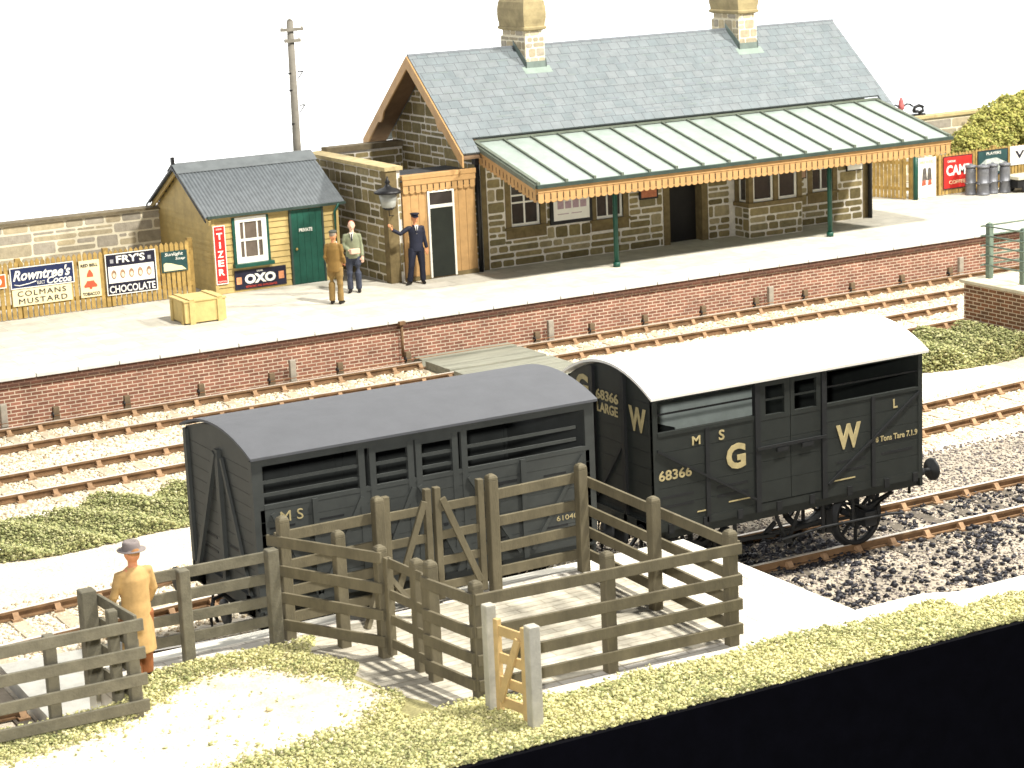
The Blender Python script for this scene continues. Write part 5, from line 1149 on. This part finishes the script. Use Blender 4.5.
rails(pn_, (10.14, 24.42), (10.9, 22.95), HB, (-.08, -.03), ext=(.06, .05)); rails(pn_, (11.0, 21.95), (11.13, 21.02), HS, (-.09, 0), ext=(.0, .05))
a = MB()
for (p, q) in (((11.5, 24.3, 1.45), (11.15, 24.05, .9)), ((11.62, 24.3, 1.45), (11.95, 24.02, .9))): a.bar(p, q, .06, .09, up=(0, 1, 0))
a.build('strut', M_pen, pn_)
def gate(parent, p, q, hs, z0, mat, name='gate', stile=.09, h=1.45, brace=True, flip=False, w=.05):
    p = Vector((p[0], p[1], z0)); q = Vector((q[0], q[1], z0)); d = (q - p).normalized(); n_ = Vector((d.y, -d.x, 0))
    a = MB(); ze = Vector((0, 0, 1))
    for c in (p, q): a.bar(c + ze * .06, c + ze * h, stile, stile, up=(d.x, d.y, 0))
    for hh in hs: a.bar(p + ze * hh, q + ze * hh, w * .7, .12)
    go = a.build(name, mat, parent, bevel=.008)
    if brace:
        b2 = MB(); s0, s1 = (p, q) if not flip else (q, p); dd = (s1 - s0).normalized()
        b2.bar(s0 + dd * .06 + ze * .2 + n_ * .045, s1 - dd * .06 + ze * (h - .15) + n_ * .045, .04, .09, up=(0, 0, 1)); b2.build('brace', mat, go, bevel=.006)
    return go
gate(pn_, (11.68, 24.42), (12.28, 24.42), HB, DZ, M_pen, h=1.58); gate(pn_, (12.42, 24.42), (13.06, 24.42), HB, DZ, M_pen, h=1.58, flip=True)
gate(pn_, (10.92, 22.86), (10.99, 22.0), HS, DZ, M_pen, h=1.3, brace=False)
yg = thing('wicket_gate', (11.12, 20.2, DZ), 'small yellow wicket gate between two pale posts by the front corner of the pen', 'gate')
post(yg, 11.06, 20.6, DZ - .02, 1.36, .13, M_palepost, False); post(yg, 11.2, 19.88, DZ - .02, 1.28, .14, M_palepost, False)
gate(yg, (11.09, 20.47), (11.18, 20.02), [.18, .42, .70, 1.02], DZ, M_gate, h=1.15, stile=.07)
f1 = thing('post_and_rail_fence', (9.2, 24.3, DZ), 'short four rail fence between the man in the camel coat and the pen', 'fence')
post(f1, 8.83, 24.28, DZ, 1.24, .14, M_pent, False); post(f1, 9.98, 24.22, DZ, 1.3, .15, M_pent, False)
rails(f1, (8.05, 24.36), (10.2, 24.28), [.27, .54, .83, 1.12], (0, .07), ext=(0, .0), mat=M_pent)
f2 = thing('post_and_rail_fence', (6.5, 22.92, DZ), 'weathered grey four rail fence at the lower left corner', 'fence')
for (x, y, h) in ((4.6, 22.98, 1.2), (5.65, 22.95, 1.2), (6.7, 22.92, 1.24), (7.64, 22.88, 1.14)): post(f2, x, y, DZ, h, .13, M_pent, False)
rails(f2, (3.6, 23.0), (7.74, 22.88), [.17, .47, .80, 1.12], (0, -.085), ext=(0, .03), mat=M_pent)
f3 = thing('post_and_rail_fence', (7.6, 23.6, DZ), 'short return of weathered fence running back beside the man in camel coat', 'fence')
for (x, y, h, w) in ((7.56, 24.12, 1.28, .19), (7.62, 23.45, 1.2, .12)): post(f3, x, y, DZ if y < 23.3 else .9, h, w, M_pent, False)
rails(f3, (7.62, 24.1), (7.7, 23.02), [.17, .47, .80, 1.10], (.06, 0), ext=(0, .0), mat=M_pent)

# ------------------------------------------------------------------ people
def remesh(mb, name, mat, parent, vox=.011, sm=6):
    o = mb.build(name, mat, parent); r = o.modifiers.new('r', 'REMESH'); r.mode = 'VOXEL'; r.voxel_size = vox; r.use_smooth_shade = True
    s = o.modifiers.new('s', 'SMOOTH'); s.iterations = sm; s.factor = .5
    bake(o)
    for p in o.data.polygons: p.use_smooth = True
    return o
def person(loc, rz, label, arms, legs, coat, trous, skin, hat, hem=.80, hat_mat=None, flare=1.0, head=(0, 0), shirt=True, scale=1.0, coat_open=False):
    t = thing('person', (0, 0, 0), label, 'person')
    b = MB(); hx, hy_ = head
    b.tube([(0, 0, .82), (0, 0, .95), (0, .0, 1.1), (0, 0, 1.25), (0, 0, 1.38), (0, 0, 1.43)], [(.14, .09), (.14, .1), (.125, .09), (.15, .1), (.15, .08), (.06, .055)], 14)
    b.tube([(0, 0, 1.40), (hx * .5, hy_ * .5, 1.47), (hx, hy_, 1.53)], .052, 10)
    b.ell((hx, hy_ + .005, 1.59), (.083, .10, .112), 14, 10); b.ell((hx, hy_ - .045, 1.545), (.05, .045, .05))
    b.ell((hx, hy_ - .098, 1.58), (.014, .024, .024)); b.ell((hx, hy_ - .085, 1.548), (.03, .014, .01))
    for s in (-1, 1): b.ell((hx + s * .077, hy_ + .01, 1.585), (.014, .022, .032)); b.ell((hx + s * .03, hy_ - .083, 1.605), (.014, .012, .008))
    c = MB(); k = coat_r = 1.0
    L_ = [(0, 0, hem), (0, 0, (hem + .98) / 2), (0, 0, 1.0), (0, 0, 1.15), (0, 0, 1.28), (0, 0, 1.37), (0, 0, 1.43)]
    c.tube(L_, [(.175 * flare, .135 * flare), (.172 * (1 + flare) / 2, .13 * (1 + flare) / 2), (.163, .118), (.165, .12), (.178, .118), (.15, .095), (.065, .065)], 18)
    for s, (sh, el, wr, hd) in zip((-1, 1), arms):
        sh, el, wr, hd = Vector(sh), Vector(el), Vector(wr), Vector(hd)
        b.tube([sh, (sh + el) / 2, el, (el + wr) / 2, wr], [.05, .045, .04, .036, .027], 10)
        d = (hd - wr).normalized(); side = d.cross(Vector((0, 1, 0))) if abs(d.y) < .8 else Vector((1, 0, 0)); side.normalize(); nrm = side.cross(d)
        b.tube([wr, wr + d * .05, wr + d * .095], [(.028, .02), (.04, .018), (.038, .016)], 10)
        for i, (o_, l_) in enumerate(((-.03, .062), (-.01, .075), (.01, .07), (.029, .055))):
            p = wr + d * .085 + side * o_; p2 = p + d * l_ * .55 + nrm * .006; p3 = p + d * l_ * .95 + nrm * .028; b.tube([p, p2, p3], [.0105, .0095, .008], 6)
        p = wr + d * .03 - side * .03; b.tube([p, p - side * .025 + d * .03, p - side * .03 + d * .062 + nrm * .01], [.012, .011, .009], 6)
        c.tube([sh + Vector((-s * .04, 0, -.01)), sh, (sh + el) / 2, el, (el + wr) / 2, wr + (el - wr) * .04], [.058, .058, .056, .052, .048, .043], 12)
        c.ell((sh.x * .93, sh.y, sh.z - .012), (.06, .062, .055))
    tr_ = MB(); tr_.tube([(0, 0, .78), (0, 0, .86), (0, 0, .98)], [(.15, .105), (.155, .11), (.14, .1)], 14)
    shoe = MB(); 
    for (hp, kn, an, toe) in legs:
        b.tube([hp, kn, an], [.075, .05, .038], 10); tr_.tube([hp, (Vector(hp) + Vector(kn)) / 2, kn, (Vector(kn) + Vector(an)) / 2, an], [.108, .096, .08, .074, .072], 12)
        an = Vector(an); toe = Vector(toe); d = (toe - an); d.z = 0; d.normalize(); q = Vector((an.x, an.y, 0))
        b.tube([an, (an.x, an.y, .03)], .035, 8)
        shoe.tube([q - d * .06 + Vector((0, 0, .045)), q + Vector((0, 0, .055)), q + d * .1 + Vector((0, 0, .04)), q + d * .17 + Vector((0, 0, .03))], [(.036, .04), (.045, .05), (.045, .036), (.028, .022)], 10)
    bo = remesh(b, 'body', skin, t, .009, 3); remesh(tr_, 'trousers', trous, t); remesh(c, 'coat', coat, t)
    remesh(shoe, 'shoe', M_shoe, t, .01, 2)
    if shirt:
        a = MB(); a.prism([(-.045, 1.43), (.045, 1.43), (.0, 1.22)], (0, -.128, 0), X_, Z_, (0, .05, 0)); a.build('shirt', M_wenam, t)
        a = MB(); a.prism([(-.012, 1.41), (.012, 1.41), (.015, 1.26), (0, 1.235), (-.015, 1.26)], (0, -.133, 0), X_, Z_, (0, .02, 0)); a.build('necktie', M_dkblue, t)
    a = MB(); a.ell((hx, hy_ + .022, 1.618), (.079, .09, .092), 14, 9); a.build('hair', M_hair if hat_mat is None else hat_mat[1], t)
    a = MB(); H0 = (hx, hy_ + .005, 1.63)
    if hat == 'flat':
        a.ell((hx, hy_ - .0, 1.675), (.095, .115, .045), 16, 8); a.prism([(-.06, 0), (.06, 0), (.04, .05), (-.04, .05)], (hx, hy_ - .085, 1.655), X_, (0, -1, 0), (0, 0, .012))
    elif hat == 'peaked':
        a.lathe((hx, hy_, 0), [(.088, 1.625), (.088, 1.665), (.112, 1.69), (.108, 1.705), (.02, 1.712)], 18); a.prism([(-.075, 0), (.075, 0), (.06, .05), (.02, .07), (-.02, .07), (-.06, .05)], (hx, hy_ - .075, 1.628), X_, (0, -1, -.25), (0, 0, .01))
    elif hat == 'trilby':
        a.lathe((hx, hy_, 0), [(.155, 1.632), (.157, 1.64), (.10, 1.637), (.097, 1.66), (.094, 1.72), (.082, 1.742), (.05, 1.735), (.01, 1.725)], 22)
    if a.V: a.build('hat', hat_mat[0] if hat_mat else M_cap, t)
    for ch in t.children: pass
    t.location = loc; t.rotation_euler = (0, 0, rz); t.scale = (scale,) * 3
    return t
stand = lambda a=.09, y=0: [((-.09, 0, .86), (-.10, -.015, .47), (-.10, .0, .08), (-.13, -.2, .05)), ((.09, 0, .86), (.10, -.015, .47), (.10, .02, .08), (.13, -.2, .05))]
p1 = person((20.57, 44.94, PZ), R(135), 'standing person in khaki jacket and trousers and grey flat cap, back to the camera',
    [((-.165, 0, 1.36), (-.215, .02, 1.1), (-.19, -.14, .93), (-.13, -.22, .9)), ((.165, 0, 1.36), (.21, .03, 1.1), (.2, -.15, .92), (.14, -.24, .9))], stand(), M_kh, M_kh2, M_skin, 'flat', hem=.76, hat_mat=(M_cap, pm('grey_hair', (.25, .2, .15), .2, 8)), flare=1.08)
p2 = person((21.55, 46.02, PZ), R(-28), 'standing person in sage jacket and blue grey trousers with ginger hair, parcel under one arm',
    [((-.16, 0, 1.36), (-.21, -.02, 1.12), (-.08, -.16, 1.02), (.02, -.18, 1.0)), ((.16, 0, 1.36), (.205, .02, 1.1), (.22, -.06, .86), (.22, -.08, .78))], stand(), M_sage, M_slateT, M_skinp, 'none', hem=.82)
p3 = person((23.2, 45.98, PZ), R(-12), 'uniformed person in navy coat and peaked cap with one hand against the wall',
    [((-.165, 0, 1.36), (-.38, -.02, 1.24), (-.58, -.03, 1.36), (-.62, -.03, 1.43)), ((.165, 0, 1.36), (.215, .02, 1.1), (.25, -.03, .85), (.25, -.05, .77))],
    [((-.09, 0, .86), (-.15, -.05, .47), (-.2, -.02, .08), (-.36, -.18, .05)), ((.09, 0, .86), (.12, -.015, .47), (.13, .0, .08), (.13, -.2, .05))], M_unif, M_unif, M_skin, 'peaked', hem=.80, hat_mat=(M_unif, M_hair))
p4 = person((8.2, 24.05, .9), R(190), 'person seen from behind in a long camel overcoat and grey brimmed hat beside the fence',
    [((-.17, 0, 1.36), (-.235, -.02, 1.1), (-.24, -.16, .9), (-.2, -.24, .88)), ((.17, 0, 1.36), (.235, -.03, 1.1), (.22, -.18, .95), (.14, -.26, .95))], [((-.09, 0, .86), (-.09, -.015, .47), (-.07, .0, .08), (-.09, -.2, .05)), ((.09, 0, .86), (.08, -.015, .47), (.07, .02, .08), (.10, -.2, .05))], M_camel, M_rustT, M_skin, 'trilby', hem=.36, hat_mat=(M_hat, pm('tan_hair', (.35, .17, .06), .2, 8)), flare=1.12, shirt=False); p4.scale = (1.12, 1.12, 1.0); p4.location.x = 8.13
a = MB(); a.box((21.38, 45.75, 1.86), (21.62, 45.86, 1.98)); tag(a.build('parcel', M_skinp, None, bevel=.015), 'small pale parcel held by the person in the sage jacket', 'parcel')

rk = MB(); rk.ell((30.35, 38.9, .0), (.34, .2, .17), 9, 6); rk.ell((30.6, 38.85, -.06), (.22, .16, .12), 8, 5)
tag(rk.build('boulder', pm('grey_boulder', (.22, .23, .25), .25, 6, .8, .4, 12)), 'small grey boulder beside the second line, just above the white wagon roof', 'rock')
